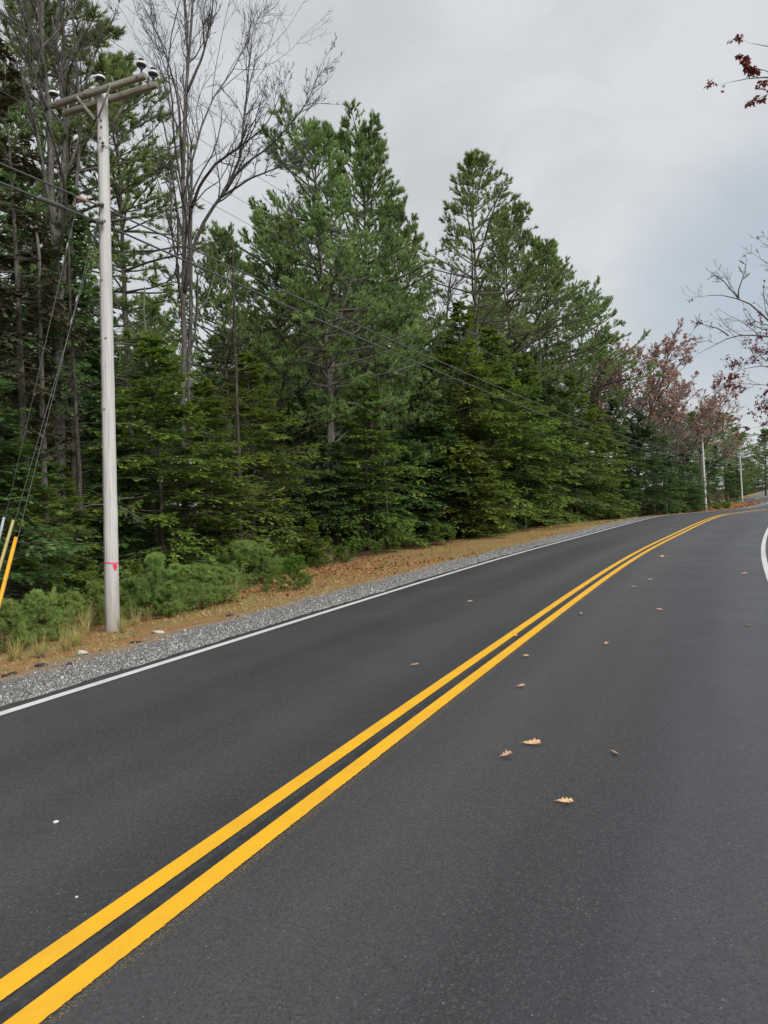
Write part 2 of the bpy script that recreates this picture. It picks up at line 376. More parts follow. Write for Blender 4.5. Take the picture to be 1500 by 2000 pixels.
M_ALU = mat('aluminium_strand', (.13, .135, .14), .55, .4, .1)[0]
M_PINK = mat('pink_flagging_tape', (.85, .07, .17), .5, .4)[0]
def plastic(name, c):
    m, nt, b = mat(name, rough=.5, spec=.4); n1 = noise(nt, objc(nt), 9, 5, .6)
    nt.links.new(mixc(nt, maprange(nt, n1, .45, .7, 0, .35), c, tuple(x * .6 for x in c)), b.inputs['Base Color']); return m
M_GY = plastic('yellow_guard_plastic', (.80, .39, .012)); M_GT = plastic('faded_tan_guard_plastic', (.50, .40, .15)); M_GG = plastic('grey_guard_plastic', (.40, .45, .50))
def leafmat(name, c):
    m, nt, b = mat(name, rough=.7, spec=.3); n1 = noise(nt, objc(nt), 60, 4, .6)
    oi = N(nt, 'ShaderNodeObjectInfo').outputs['Random']
    cc = mixc(nt, maprange(nt, n1, .35, .7), c, tuple(x * .6 for x in c)); nt.links.new(cc, b.inputs['Base Color']); return m
M_LEAF = leafmat('tan_oak_leaf', (.85, .50, .25)); M_LEAFB = leafmat('brown_oak_leaf', (.62, .36, .23))
def tintmat(name, stops, rough=.9, trans=0):
    m, nt, b = mat(name, rough=rough, spec=.2); c = ramp(nt, attr(nt, 'tint'), stops); nt.links.new(c, b.inputs['Base Color'])
    return m
M_STONE = tintmat('crushed_stone', [(0, (.12, .12, .125)), (.25, (.26, .26, .258)), (.6, (.44, .436, .42)), (.85, (.58, .57, .55)), (1, (.72, .70, .67))])
M_GRASS = tintmat('dry_grass_blades', [(0, (.14, .20, .05)), (.3, (.30, .31, .09)), (.6, (.50, .35, .14)), (1, (.66, .53, .29))])
M_LIT = tintmat('fallen_leaves', [(0, (.14, .06, .035)), (.45, (.34, .135, .06)), (.8, (.50, .24, .11)), (1, (.60, .38, .22))])
M_ROCK, nt, b = mat('pale_rock', rough=.9); n1 = noise(nt, objc(nt), 14, 5, .7)
nt.links.new(ramp(nt, n1, [(.35, (.30, .27, .23)), (.62, (.60, .57, .52))]), b.inputs['Base Color']); bump(nt, b, n1, .8, .02)
M_CHUNK, nt, b = mat('broken_asphalt', rough=.9); n1 = noise(nt, objc(nt), 30, 5, .7)
nt.links.new(ramp(nt, n1, [(.35, (.02, .02, .022)), (.65, (.07, .07, .075))]), b.inputs['Base Color']); bump(nt, b, n1, .9, .02)

# ------------------------------------------------------------------ ground + road
def axis(fine0, fine1, step, lo, hi, grow):
    a = list(np.arange(fine0, fine1, step)); d = step
    while a[-1] < hi: d = min(d * grow, 30); a.append(a[-1] + d)
    d = step; bk = [a[0]]
    while bk[-1] > lo: d = min(d * grow, 30); bk.append(bk[-1] - d)
    return np.array(bk[:0:-1] + a)
gx = axis(-10, 8, .28, -700, 800, 1.045); gy = axis(3, 22, .28, -400, 1100, 1.038)
XX, YY = np.meshgrid(gx, gy); s_, Lg = sL(XX.ravel(), YY.ravel()); zg = ground_z(XX.ravel(), YY.ravel(), s_, Lg)
idx = np.arange(XX.size).reshape(XX.shape)
q = np.stack([idx[:-1, :-1], idx[:-1, 1:], idx[1:, 1:], idx[1:, :-1]], -1).reshape(-1, 4)
g = link('ground', mesh_np('ground', np.stack([XX.ravel(), YY.ravel(), zg], 1), q, {'lat': Lg}, True), M_GRD)
put(g, 'brown verge and forest floor of needles, dry grass and leaves', kind='structure')

def ribbon(s, Ls, dz=0.0, jit=None):
    Ls = np.asarray(Ls, float); Lm = np.broadcast_to(Ls, (len(s), len(Ls))).copy()
    if jit is not None: Lm += jit
    Sm = np.broadcast_to(s[:, None], Lm.shape)
    x, y, z = road_pt(Sm.ravel(), Lm.ravel()); i = np.arange(Lm.size).reshape(Lm.shape)
    q = np.stack([i[:-1, 1:], i[:-1, :-1], i[1:, :-1], i[1:, 1:]], -1).reshape(-1, 4)
    dz = np.broadcast_to(dz, Lm.shape).ravel()
    return np.stack([x, y, z + dz], 1), q, Sm.ravel(), Lm.ravel()
sr_ = np.concatenate([np.arange(-58, -4, 1.0), np.arange(-4, 60, .12), np.arange(60, 300, .5)])
Lr = np.r_[-ER - .03, -ER, np.linspace(-ER + .1, EL - .1, 14), EL, EL + .03]
jit = np.zeros((len(sr_), len(Lr))); e1 = .022 * fnoise(sr_, 0 * sr_, .21) + .02 * fnoise(sr_, 0 * sr_, .09, 4) + .03 * fnoise(sr_, 0 * sr_, .9, 2)
jit[:, -1] = e1; jit[:, -2] = e1; jit[:, 0] = -e1; jit[:, 1] = -e1
dz = np.zeros(len(Lr)); dz[0] = dz[-1] = -.06; dz[1] = dz[-2] = -.006
V, q, Sm, Lm = ribbon(sr_, Lr, dz, jit)
road = link('road', mesh_np('road', V, q, {'along': Sm, 'lat': Lm}), M_ASPH); put(road, 'freshly paved dark asphalt road curving right between the woods', kind='structure')
sl_ = np.concatenate([np.arange(-10, 0, .1), np.arange(0, 12, .012), np.arange(12, 30, .04), np.arange(30, 300, .3)])
def stripe(name, Lc, wd, mt, ragL, ragR, lab, seed):
    rg = np.random.default_rng(seed); n = len(sl_)
    sm = lambda a, k: np.convolve(np.pad(a, k, 'edge'), np.hanning(2 * k + 1) / np.hanning(2 * k + 1).sum(), 'valid')
    j = np.zeros((n, 2)); j[:, 0] = sm(rg.normal(0, 1, n), 1) * ragL; j[:, 1] = sm(rg.normal(0, 1, n), 1) * ragR
    V, q, a_, b_ = ribbon(sl_, [Lc + wd / 2, Lc - wd / 2], .005, -j)
    q = q[:, ::-1]
    o = link(name, mesh_np(name, V, q), mt, road); put(o, lab); return o
stripe('centre_line', .108, .105, M_YLW, .0003, .0006, 'solid yellow centre stripe nearer the woods', 1)
stripe('centre_line', -.108, .112, M_YLW, .0003, .0016, 'solid yellow centre stripe with ragged right edge', 2)
stripe('edge_line', WL, .105, M_WHT, .0008, .0008, 'white edge stripe beside the gravel shoulder', 3)
stripe('edge_line', -WR, .105, M_WHT, .002, .002, 'white edge stripe on the right-hand bend', 4)

# gravel shoulder stones
def stones(n, sfun, Lfun, smin, smax, seed):
    rg = np.random.default_rng(seed); s = sfun(rg, n); L = Lfun(rg, n)
    x, y, _ = road_pt(s, L); z = ground_z(x, y, s, np.where(L > 0, L, L))
    r = rg.uniform(smin, smax, n) * (1 + .9 * (rg.random(n) < .06))
    base = np.array([(1, 0, -.5), (-.5, .9, -.5), (-.5, -.9, -.5), (.6, .3, .6), (-.5, .4, .75), (-.2, -.6, .65)], float)
    V = base[None] + rg.normal(0, .22, (n, 6, 3)); V *= r[:, None, None] * rg.uniform(.6, 1.3, (n, 1, 3))
    a = rg.uniform(0, 6.28, n); c, s2 = np.cos(a)[:, None], np.sin(a)[:, None]; X = V[..., 0] * c - V[..., 1] * s2; Y = V[..., 0] * s2 + V[..., 1] * c
    til = rg.normal(0, .4, (n, 1)); V = np.stack([X, Y, V[..., 2] + til * X], -1) + np.stack([x, y, z + r * .35], 1)[:, None]
    f = np.array([(3, 4, 5), (0, 4, 3), (0, 1, 4), (1, 5, 4), (1, 2, 5), (2, 3, 5), (2, 0, 3)])[[0, 1, 3, 4, 5, 6]]
    Fc = (f[None] + (np.arange(n) * 6)[:, None, None]).reshape(-1, 3); t = np.clip(rg.beta(1.6, 1.9, n), 0, 1)
    return V.reshape(-1, 3), Fc, np.repeat(t, 6)
def s_near(a, b, p): return lambda rg, n: a + (b - a) * rg.random(n) ** p
V, Fc, T = stones(58000, s_near(-1, 42, 1.8), lambda rg, n: EL - .01 + np.minimum(np.abs(rg.normal(0, .55, n)), 2.2), .0045, .0115, 11)
put(link('gravel', mesh_np('gravel', V, Fc, {'tint': T}), M_STONE), 'grey crushed stone shoulder along the white edge line', kind='stuff')

# grass blades
def blades(n, s, L, hmin, hmax, wd, seed, tint=(.3, 1), lean=.5):
    rg = np.random.default_rng(seed)
    x, y, _ = road_pt(s, L); z = ground_z(x, y, s, L); h = rg.uniform(hmin, hmax, n)
    a = rg.uniform(0, 6.28, n); ln = rg.normal(0, lean, (n, 2)) * h[:, None]; wv = np.stack([np.cos(a), np.sin(a)], 1) * wd
    B = np.stack([x, y, z - .01], 1); wv = np.c_[wv, np.zeros(n)]
    Mi = B + np.c_[ln * .35, h * .6]; Tp = B + np.c_[ln, h * .95]
    V = np.stack([B - wv, B + wv, Mi + wv * .7, Mi - wv * .7, Tp], 1).reshape(-1, 3); i = (np.arange(n) * 5)[:, None]
    return V, [np.concatenate([i + 0, i + 1, i + 2, i + 3], 1), np.concatenate([i + 3, i + 2, i + 4], 1)], np.repeat(rg.uniform(*tint, n), 5)
rg = np.random.default_rng(5); n = 42000
s = -2 + 62 * rg.random(n) ** 1.7; L = EL + .9 + 6.0 * rg.beta(1.3, 1.5, n) 
keep = fnoise(s * 1.0, L, 1.1, 5) + rg.normal(0, .35, n) > -.25
keep &= (L > EL + 1.2 + .5 * fnoise(s, L, .9, 9)) | (rg.random(n) < .18)
s, L = s[keep], L[keep]; n = len(s)
V, Fc, T = blades(n, s, L, .02, .085, .0035, 6, (.05, 1), 1.1)
put(link('dry_grass', mesh_np('dry_grass', V, Fc, {'tint': T}), M_GRASS), 'short tan and greenish dry grass on the verge', kind='stuff')
# fallen leaves on the verge
n = 22000; s = 2 + 75 * rg.random(n) ** 1.3; L = EL + 1.0 + 6.5 * rg.beta(2.2, 1.8, n)
keep = (fnoise(s, L, 1.9, 8) + 1.1 * np.exp(-((s - 18) / 4) ** 2) + rg.normal(0, .3, n) > .55); s, L = s[keep], L[keep]; n = len(s)
s = np.r_[s, rg.uniform(70, 128, 4500)]; L = np.r_[L, EL + rg.uniform(.6, 7, 4500)]; n = len(s)
x, y, _ = road_pt(s, L); z = ground_z(x, y, s, L) + rg.uniform(.005, .04, n); r = rg.uniform(.03, .07, n) * np.where(s > 70, 1.8, 1)
ang = np.array([0, .55, .9, 1.5, 2.2, 3.14, 4.08, 4.78, 5.38, 5.73]); rad = np.array([1, .5, .75, .4, .6, .9, .6, .4, .75, .5])
base = np.stack([np.cos(ang) * rad, np.sin(ang) * rad * .7, .25 * np.sin(ang * 2 + 1)], 1)
a = rg.uniform(0, 6.28, n); ca, sa = np.cos(a)[:, None], np.sin(a)[:, None]; V = base[None] * r[:, None, None]
X = V[..., 0] * ca - V[..., 1] * sa; Y = V[..., 0] * sa + V[..., 1] * ca; t1, t2 = rg.normal(0, .45, (n, 1)), rg.normal(0, .45, (n, 1))
V = np.stack([X, Y, V[..., 2] + t1 * X + t2 * Y], -1) + np.stack([x, y, z], 1)[:, None]
put(link('fallen_leaves', mesh_np('fallen_leaves', V.reshape(-1, 3), np.arange(n * 10).reshape(n, 10), {'tint': np.repeat(rg.beta(2, 2, n), 10)}), M_LIT), 'rust brown oak leaves drifted over the verge', kind='stuff')

# ------------------------------------------------------------------ vegetation generators
def grow(P, D, L, R0, n, rg, wander=.15, up=0.0, taper=.25, tipup=0.0):
    """P,D (N,3) L,R0 (N,) -> pts (N,n+1,3), rad (N,n+1)"""
    Nn = len(P); pts = np.empty((Nn, n + 1, 3)); pts[:, 0] = P; d = unit(D.copy())
    for i in range(n):
        d = d + rg.normal(0, wander, (Nn, 3)); d[:, 2] += up + tipup * (i / n); d = unit(d)
        pts[:, i + 1] = pts[:, i] + d * (L / n)[:, None]
    rad = R0[:, None] * np.linspace(1, taper, n + 1)[None]
    return pts, rad
def sample(pts, t):
    """pts (N,n,3), t (N,k) in 0..1 -> positions (N,k,3), directions"""
    n = pts.shape[1] - 1; f = np.clip(t * n, 0, n - 1e-6); i = f.astype(int); fr = (f - i)[..., None]; r = np.arange(len(pts))[:, None]
    a, b = pts[r, i], pts[r, i + 1]; return a + (b - a) * fr, unit(b - a)
def perp_dir(D, az, ang):
    ref = np.where(np.abs(D[..., 2:3]) > .95, np.array([1., 0, 0]), np.array([0, 0, 1.]))
    A = unit(np.cross(D, np.broadcast_to(ref, D.shape))); B = np.cross(D, A)
    side = A * np.cos(az)[..., None] + B * np.sin(az)[..., None]
    return unit(D * np.cos(ang)[..., None] + side * np.sin(ang)[..., None])
def tris(base, dirs, side, ln, wd):
    """thin triangles from base along dirs; base/dirs/side (M,3)"""
    Vv = np.stack([base - side * wd[:, None] * .5, base + side * wd[:, None] * .5, base + dirs * ln[:, None]], 1)
    return Vv.reshape(-1, 3), np.arange(len(base) * 3).reshape(-1, 3)

def trunk_pts(Ht, lean, rg, n=14, wob=.02):
    t = np.linspace(0, 1, n); off = np.cumsum(rg.normal(0, wob, (n, 2)), 0) * Ht / n
    return np.c_[off[:, 0] + lean[0] * t * Ht, off[:, 1] + lean[1] * t * Ht, t * Ht]
def make_pine(seed, Ht=18., Rc=3.4, cb=.35, dens=1., r0=.2, scr=True, needle=.20, wd=.042, whorl=.72, npt=9):
    rg = np.random.default_rng(seed); wood = Acc(); tp = trunk_pts(Ht, rg.normal(0, .01, 2), rg)
    wood.tube(tp, r0 * (1 - .93 * np.linspace(0, 1, len(tp)) ** .9), 9)
    P, D, L, R0, TT = [], [], [], [], []
    h = cb * Ht
    side = rg.uniform(0, 6.28)
    while h < Ht * .985:
        t = (h - cb * Ht) / (Ht * (1 - cb)); k = int(rg.integers(4, 7)); a0 = rg.uniform(0, 6.28)
        prof = (np.interp(t, [0, .12, .4, .75, .92, 1], [.75, .95, 1, .78, .5, .2])) * (1 + .22 * np.sin(t * 9 + side))
        for i in range(k):
            a = a0 + i * 6.283 / k + rg.normal(0, .25); ln = Rc * prof * rg.uniform(.6, 1.15) * (1 + .25 * math.cos(a - side - 3 * t))
            el = np.interp(t, [0, .3, .7, 1], [-.02, .18, .5, 1.0]) + rg.normal(0, .13)
            b0 = np.array([np.interp(h, tp[:, 2], tp[:, 0]), np.interp(h, tp[:, 2], tp[:, 1]), h + rg.normal(0, .06)])
            P.append(b0); D.append((math.cos(a) * math.cos(el), math.sin(a) * math.cos(el), math.sin(el))); L.append(max(ln, .25)); R0.append(.012 + .012 * ln); TT.append(t)
        h += whorl * rg.uniform(.75, 1.2) * (1 - .35 * t)
    P, D, L, R0 = map(np.array, (P, D, L, R0))
    bp, br = grow(P, D, L, R0, 6, rg, .07, -.01, .3, .09); V, q = tubes(bp, br, 4); wood.add(V, q)
    # dead stubs below the crown
    nd = 26; hz = rg.uniform(.12, cb + .1, nd) * Ht; a = rg.uniform(0, 6.28, nd); Pd = np.c_[np.interp(hz, tp[:, 2], tp[:, 0]), np.interp(hz, tp[:, 2], tp[:, 1]), hz]
    dp, dr = grow(Pd, np.c_[np.cos(a), np.sin(a), rg.normal(.0, .15, nd)], rg.uniform(.4, 2.2, nd), np.full(nd, .018), 5, rg, .12, -.02, .2); V, q = tubes(dp, dr, 3); wood.add(V, q)
    # side branchlets
    k = int(15 * dens); t = np.sort(.25 + .75 * rg.random((len(bp), k)) ** .75, 1); sp_, sd = sample(bp, t)
    az = np.where(np.arange(k) % 2, 0, np.pi)[None] + rg.normal(0, .45, t.shape); dd = perp_dir(sd, az, rg.uniform(.5, 1.0, t.shape)); dd[..., 2] += .12
    ln2 = (L[:, None] * (1.08 - t) * .55 + .2) * rg.uniform(.6, 1.1, t.shape)
    fp, fr = grow(sp_.reshape(-1, 3), dd.reshape(-1, 3), ln2.ravel(), np.full(t.size, .007), 3, rg, .08, .0, .4, .12); V, q = tubes(fp, fr, 3); wood.add(V, q)
    fo = Acc(); allp = [(fp, ln2.ravel(), np.repeat(np.linalg.norm(P[:, :2] - P[:, :2], axis=1), k))]
    # tufts along branchlets
    m = 6; tt = rg.uniform(.35, 1.0, (len(fp), m)); tt[:, 0] = 1; pp, pd = sample(fp, tt)
    keep = rg.random(tt.shape) < np.clip(ln2.ravel()[:, None] * 2.4, .5, 1); keep[:, 0] = True
    pp, pd = pp[keep], pd[keep]
    t2 = rg.uniform(.45, 1.0, (len(bp), 5)); t2[:, 0] = 1; p2, d2 = sample(bp, t2); pp = np.concatenate([pp, p2.reshape(-1, 3)]); pd = np.concatenate([pd, d2.reshape(-1, 3)])
    clump = .5 + .35 * fnoise(pp[:, 0] + pp[:, 2], pp[:, 1] - pp[:, 2], .8, seed % 5)
    n = npt; az = rg.uniform(0, 6.28, (len(pp), n)); an = rg.uniform(.2, 1.15, (len(pp), n))
    nd_ = perp_dir(np.broadcast_to(pd[:, None], (len(pp), n, 3)), az, an); nd_[..., 2] += .28; nd_ = unit(nd_).reshape(-1, 3)
    back = rg.uniform(0, .07, (len(pp), n, 1)); bs = (pp[:, None] - pd[:, None] * back).reshape(-1, 3)
    sd_ = unit(np.cross(nd_, rg.normal(0, 1, nd_.shape))); V, f = tris(bs, nd_, sd_, rg.uniform(.7, 1.2, len(bs)) * needle, rg.uniform(.7, 1.3, len(bs)) * wd)
    tint = np.clip(np.repeat(np.repeat(clump, n) + rg.normal(0, .15, len(bs)), 3), 0, 1); fo.add(V, f, tint)
    return wood, fo
def make_hemlock(seed, Ht=8., Rc=2.3, cb=.03, dens=1., r0=.1, lsz=1., droop=.05, sparse=0.):
    rg = np.random.default_rng(seed); wood = Acc(); tp = trunk_pts(Ht, rg.normal(0, .012, 2), rg, 14, .03)
    wood.tube(tp, r0 * (1 - .95 * np.linspace(0, 1, len(tp)) ** .9), 8)
    nb = int(Ht * 21 * dens); u = rg.random(nb) ** .85; hh = (cb + (1 - cb) * u) * Ht * .985; t = u
    a = np.arange(nb) * 2.39996 + rg.normal(0, .4, nb); lob = 1 + .22 * np.sin(a * 2 + seed) + .2 * np.sin(hh * 1.9 + a)
    L = Rc * np.interp(t, [0, .1, .3, .6, .85, 1], [.75, .95, 1, .68, .3, .07]) * rg.uniform(.55, 1.12, nb) * lob
    L = np.maximum(L, .12); el = np.interp(t, [0, .5, 1], [-.08, .12, .75]) + rg.normal(0, .12, nb)
    P = np.c_[np.interp(hh, tp[:, 2], tp[:, 0]), np.interp(hh, tp[:, 2], tp[:, 1]), hh]; D = np.c_[np.cos(a) * np.cos(el), np.sin(a) * np.cos(el), np.sin(el)]
    bp, br = grow(P, D, L, .006 + .008 * L, 7, rg, .06, -droop * .3, .2, -droop); V, q = tubes(bp, br, 3); wood.add(V, q)
    k = 26; t1 = np.sort(rg.uniform(.18 + .25 * sparse, 1, (nb, k)), 1); keepb = rg.random((nb, k)) < np.clip(L[:, None] / 1.4 + .2, .4, 1) * (1 - .5 * sparse)
    sp_, sd = sample(bp, t1); az = np.where(np.arange(k) % 2, 0, np.pi)[None] + rg.normal(0, .22, t1.shape)
    dd = perp_dir(sd, az, rg.uniform(.65, 1.05, t1.shape)); ln = (L[:, None] * np.minimum(1.04 - t1, .55) * .55 + .1) * rg.uniform(.6, 1.15, t1.shape)
    sp_, dd, ln = sp_[keepb], dd[keepb], ln[keepb]; tb = np.repeat(t1[keepb][:, None], 1, 1).ravel()
    fp, fr = grow(sp_, dd, ln, np.full(len(ln), .0035), 3, rg, .07, -.03, .3, -.05)
    lng = ln > .35; V, q = tubes(fp[lng], fr[lng], 3); wood.add(V, q)
    tipn = np.concatenate([tb])
    # secondary twiglets with flat needle sprays
    m = 5; t3 = np.tile(np.linspace(.3, 1.0, m), (len(fp), 1)) + rg.normal(0, .05, (len(fp), m)); t3 = np.clip(t3, 0, 1); pp, pd = sample(fp, t3)
    az = np.where(np.arange(m) % 2, 0, np.pi)[None] + rg.normal(0, .2, t3.shape); ang = rg.uniform(.5, .95, t3.shape); ang[:, -1] = .05
    d3 = perp_dir(pd, az, ang); d3[..., 2] -= .08; l3 = (.07 + .18 * ln[:, None] * (1.15 - t3)) * rg.uniform(.7, 1.2, t3.shape); l3[:, -1] *= 1.2
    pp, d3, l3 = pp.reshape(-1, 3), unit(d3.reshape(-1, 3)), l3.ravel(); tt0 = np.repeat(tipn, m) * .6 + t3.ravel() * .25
    upn = unit(np.cross(np.cross(d3, np.array([0, 0, 1.])), d3) + rg.normal(0, .25, d3.shape)); sd3 = unit(np.cross(d3, upn))
    fo = Acc(); cl = .12 * fnoise(pp[:, 0] * 1.3 + pp[:, 2], pp[:, 1] + pp[:, 2] * 1.7, .6, seed % 7)
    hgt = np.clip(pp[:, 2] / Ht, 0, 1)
    for j, (fr_, sg, w_) in enumerate(((0.0, 1, 1.), (.1, -1, 1.), (.28, 1, .95), (.4, -1, .9), (.55, 1, .8), (.66, -1, .75), (.75, 0, .8))):
        b0 = pp + d3 * (l3 * fr_)[:, None]; dv = unit(d3 + sd3 * sg * .75) if sg else d3
        l4 = (np.minimum(l3 * .62, .12) if sg else l3 * .55) * rg.uniform(.8, 1.2, len(l3)) * lsz; wv = rg.uniform(.03, .055, len(l3)) * lsz * w_
        sdv = unit(np.cross(dv, upn)); V, f = tris(b0, dv, sdv, l4, wv)
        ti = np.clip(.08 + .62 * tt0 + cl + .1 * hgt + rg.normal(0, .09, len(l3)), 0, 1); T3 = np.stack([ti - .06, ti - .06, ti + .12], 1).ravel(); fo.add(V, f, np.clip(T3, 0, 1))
    return wood, fo
def make_decid(seed, limbs, levels=((9, .42, .55), (7, .42, .6), (5, .45, .6)), leaf=None, leafn=0, leafsz=.06, k0=9, up=.05, minr=.004, tmin=.25, twigup=.05):
    """limbs: list of (points, r0, r1). Side branches, twigs and spray follow."""
    rg = np.random.default_rng(seed); wood = Acc(); par = []
    for pts, ra, rb in limbs:
        pts = np.asarray(pts, float); n = 15; d = np.r_[0, np.cumsum(np.linalg.norm(np.diff(pts, axis=0), axis=1))]; tt = np.linspace(0, d[-1], n)
        pp = np.stack([np.interp(tt, d, pts[:, i]) for i in range(3)], 1); sm = pp.copy(); sm[1:-1] = (pp[:-2] + 2 * pp[1:-1] + pp[2:]) / 4
        sm[1:-1] += rg.normal(0, .006 * d[-1] / 4, sm[1:-1].shape)
        wood.tube(sm, np.linspace(ra, rb, n), 9 if ra > .08 else 6, cap=True); par.append((sm, d[-1], ra, rb))
    pts = np.stack([p[0] for p in par]); L = np.array([p[1] for p in par]); rA = np.array([p[2] for p in par]); rB = np.array([p[3] for p in par])
    taper = rB / rA; tips = None
    for lv, (k, lr, ang) in enumerate(levels):
        kk = k if lv else k0; t = np.sort(rg.uniform(tmin if lv == 0 else .2, 1, (len(pts), kk)), 1); t[:, -1] = 1
        p, d = sample(pts, t); az = rg.uniform(0, 6.28, t.shape) ; an = rg.uniform(ang * .6, ang * 1.5, t.shape); an[:, -1] = .2
        dd = perp_dir(d, az, an); rp_ = rA[:, None] * (1 - (1 - taper[:, None]) * t); ln = (L[:, None] * lr * (1.15 - .6 * t)) * rg.uniform(.6, 1.25, t.shape)
        r = np.maximum(np.minimum(rp_ * .55, .022 * ln / .8 + .003), minr)
        pts, rad = grow(p.reshape(-1, 3), dd.reshape(-1, 3), ln.ravel(), r.ravel(), 6 if lv == 0 else 4, rg, .16, up if lv == 0 else twigup, .4, .02)
        V, q = tubes(pts, rad, 5 if lv == 0 else 3); wood.add(V, q); L = ln.ravel(); rA = r.ravel(); taper = np.full(len(L), .4)
    fo = None
    if leafn:
        fo = Acc(); m = leafn; t = rg.uniform(.3, 1, (len(pts), m)); p, d = sample(pts, t); kp = rg.random(t.shape) < .8; p, d = p[kp], d[kp]
        # leaves hang in loose clusters
        c = fnoise(p[:, 0] + .6 * p[:, 2], p[:, 1] + p[:, 2], .7, seed % 5) + rg.normal(0, .3, len(p)) > (leaf if leaf is not None else -.2); p, d = p[c], d[c]; n = len(p)
        dv = unit(rg.normal(0, .6, (n, 3)) + np.array([0, 0, -.8])); sd_ = unit(np.cross(dv, rg.normal(0, 1, (n, 3)))); s_ = rg.uniform(.6, 1.3, n)[:, None] * leafsz
        nn = np.cross(dv, sd_)
        V = np.stack([p, p + dv * s_ * .55 + sd_ * s_ * .42, p + dv * s_ * 1.3 + nn * s_ * .3, p + dv * s_ * .65 - sd_ * s_ * .4], 1).reshape(-1, 3)
        fo.add(V, np.arange(n * 4).reshape(-1, 4), np.repeat(rg.beta(2, 2, n), 4))
    return wood, fo

class MS(list): pass
def proto(w_fo, kind, barkm, folm, folname='crown'):
    wood, fo = w_fo; ms = MS([('trunk', wood.mesh(kind + '_trunk', True), barkm)]); src_ = fo if fo is not None else wood; zz_ = np.concatenate(src_.V)[:, 2]; ms.h = float(np.sort(zz_)[-max(2, len(zz_) // 3000)])
    if fo is not None: ms.append((folname, fo.mesh(kind + '_crown'), folm))
    return ms
def build(name, ms, label, cat, loc, rz=0, sc=(1, 1, 1), group=None, lean=(0, 0)):
    o = empty(name, loc, rz); o.scale = sc; o.rotation_euler = (lean[0], lean[1], rz)
    put(o, label, cat, group)
    for nm, me, mt in ms: link(nm, me, mt, o)
    return o

PIN = [proto(make_pine(21, 18, 4.3, .34, 1.05), 'white_pine', M_BARKG, M_PINE), proto(make_pine(22, 18, 3.7, .30, 1.0), 'white_pine', M_BARK, M_PINE),
       proto(make_pine(23, 18, 2.9, .34, .62, needle=.20, wd=.036, npt=8), 'white_pine', M_BARKG, M_PINE), proto(make_pine(24, 18, 4.6, .2, 1.05), 'white_pine', M_BARK, M_PINE)]
PH = 18.
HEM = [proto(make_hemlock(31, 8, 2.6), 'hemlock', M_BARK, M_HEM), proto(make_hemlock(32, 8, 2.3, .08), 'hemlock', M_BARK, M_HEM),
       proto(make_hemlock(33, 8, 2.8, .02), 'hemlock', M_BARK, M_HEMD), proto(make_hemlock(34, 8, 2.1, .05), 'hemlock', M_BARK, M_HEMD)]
HH = 8.
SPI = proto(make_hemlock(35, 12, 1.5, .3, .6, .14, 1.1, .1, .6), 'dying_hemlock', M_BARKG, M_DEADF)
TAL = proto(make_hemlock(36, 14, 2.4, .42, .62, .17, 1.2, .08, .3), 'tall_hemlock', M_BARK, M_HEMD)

def tree(px, L, top, ms, h0, name, label, cat, wide=1., rz=None, group=None, XY=None):
    x, y = XY if XY else col(px, L); z = gz(x, y)
    zt = at(px, top, y)[2]; h0 = getattr(ms, 'h', h0); k = (zt - z) / h0
    rz = rz if rz is not None else (px * 1.37 + L * 3.1) % 6.28
    return build(name, ms, label, cat, (x, y, z - .05), rz, (k * wide, k * wide, k), group)

# ---- tall pines behind the roadside hemlocks (photo column, metres left of the centreline, top row)
for a in [
    (-40, 12, 60, 2, 1.0, 'tall white pine cut by the left edge of the photo'),
    (165, 11.5, -170, 2, 1.15, 'tall airy pine directly behind the near pole, its top above the frame'),
    (255, 13, 100, 2, .95, 'slim pine whose tip shows just right of the crossarm ends'),
    (110, 15, -60, 2, .8, 'thin pine rising left of the crossarm'),
    (455, 13.5, 440, 1, .8, 'pine with thin crown under the bare tree beside the big round pine'),
    (555, 12.5, 400, 3, .8, 'green pine forming the left shoulder of the big pine group'),
    (655, 11, 188, 0, 1.0, 'tallest left stem of the big pine group in mid picture'),
    (732, 12, 225, 3, .85, 'broad bright green pine of the big group in mid picture'),
    (792, 12.5, 385, 1, .75, 'pine on the right flank of the big mid picture group'),
    (938, 11, 290, 2, 1.0, 'pointed pine with the slender spire, second group from the left'),
    (1000, 12, 385, 3, .8, 'full pine just right of the slender spire'),
    (1070, 12, 455, 1, 1.0, 'pine with branch tips reaching right over the sloping skyline'),
    (1135, 12.5, 545, 0, 1.1, 'lower pine at the right end of the second group, layered branches'),
    (1180, 12.5, 650, 2, 1.2, 'small layered pine in front of the reddish oaks')]:
    tree(a[0], a[1] + 2.0, a[2], PIN[a[3]], PH, 'white_pine', a[5], 'pine tree', a[4])
tree(50, 10, 75, SPI, 12, 'dying_hemlock', 'half dead hemlock with a bare broken spire left of the crossarm', 'hemlock tree', .8)
tree(10, 13, 250, TAL, 14, 'tall_hemlock', 'tall dark hemlock at the left edge behind the guy wires', 'hemlock tree', .9)
tree(145, 12, 330, TAL, 14, 'tall_hemlock', 'dark hemlock trunk immediately left of the near pole', 'hemlock tree', .7)

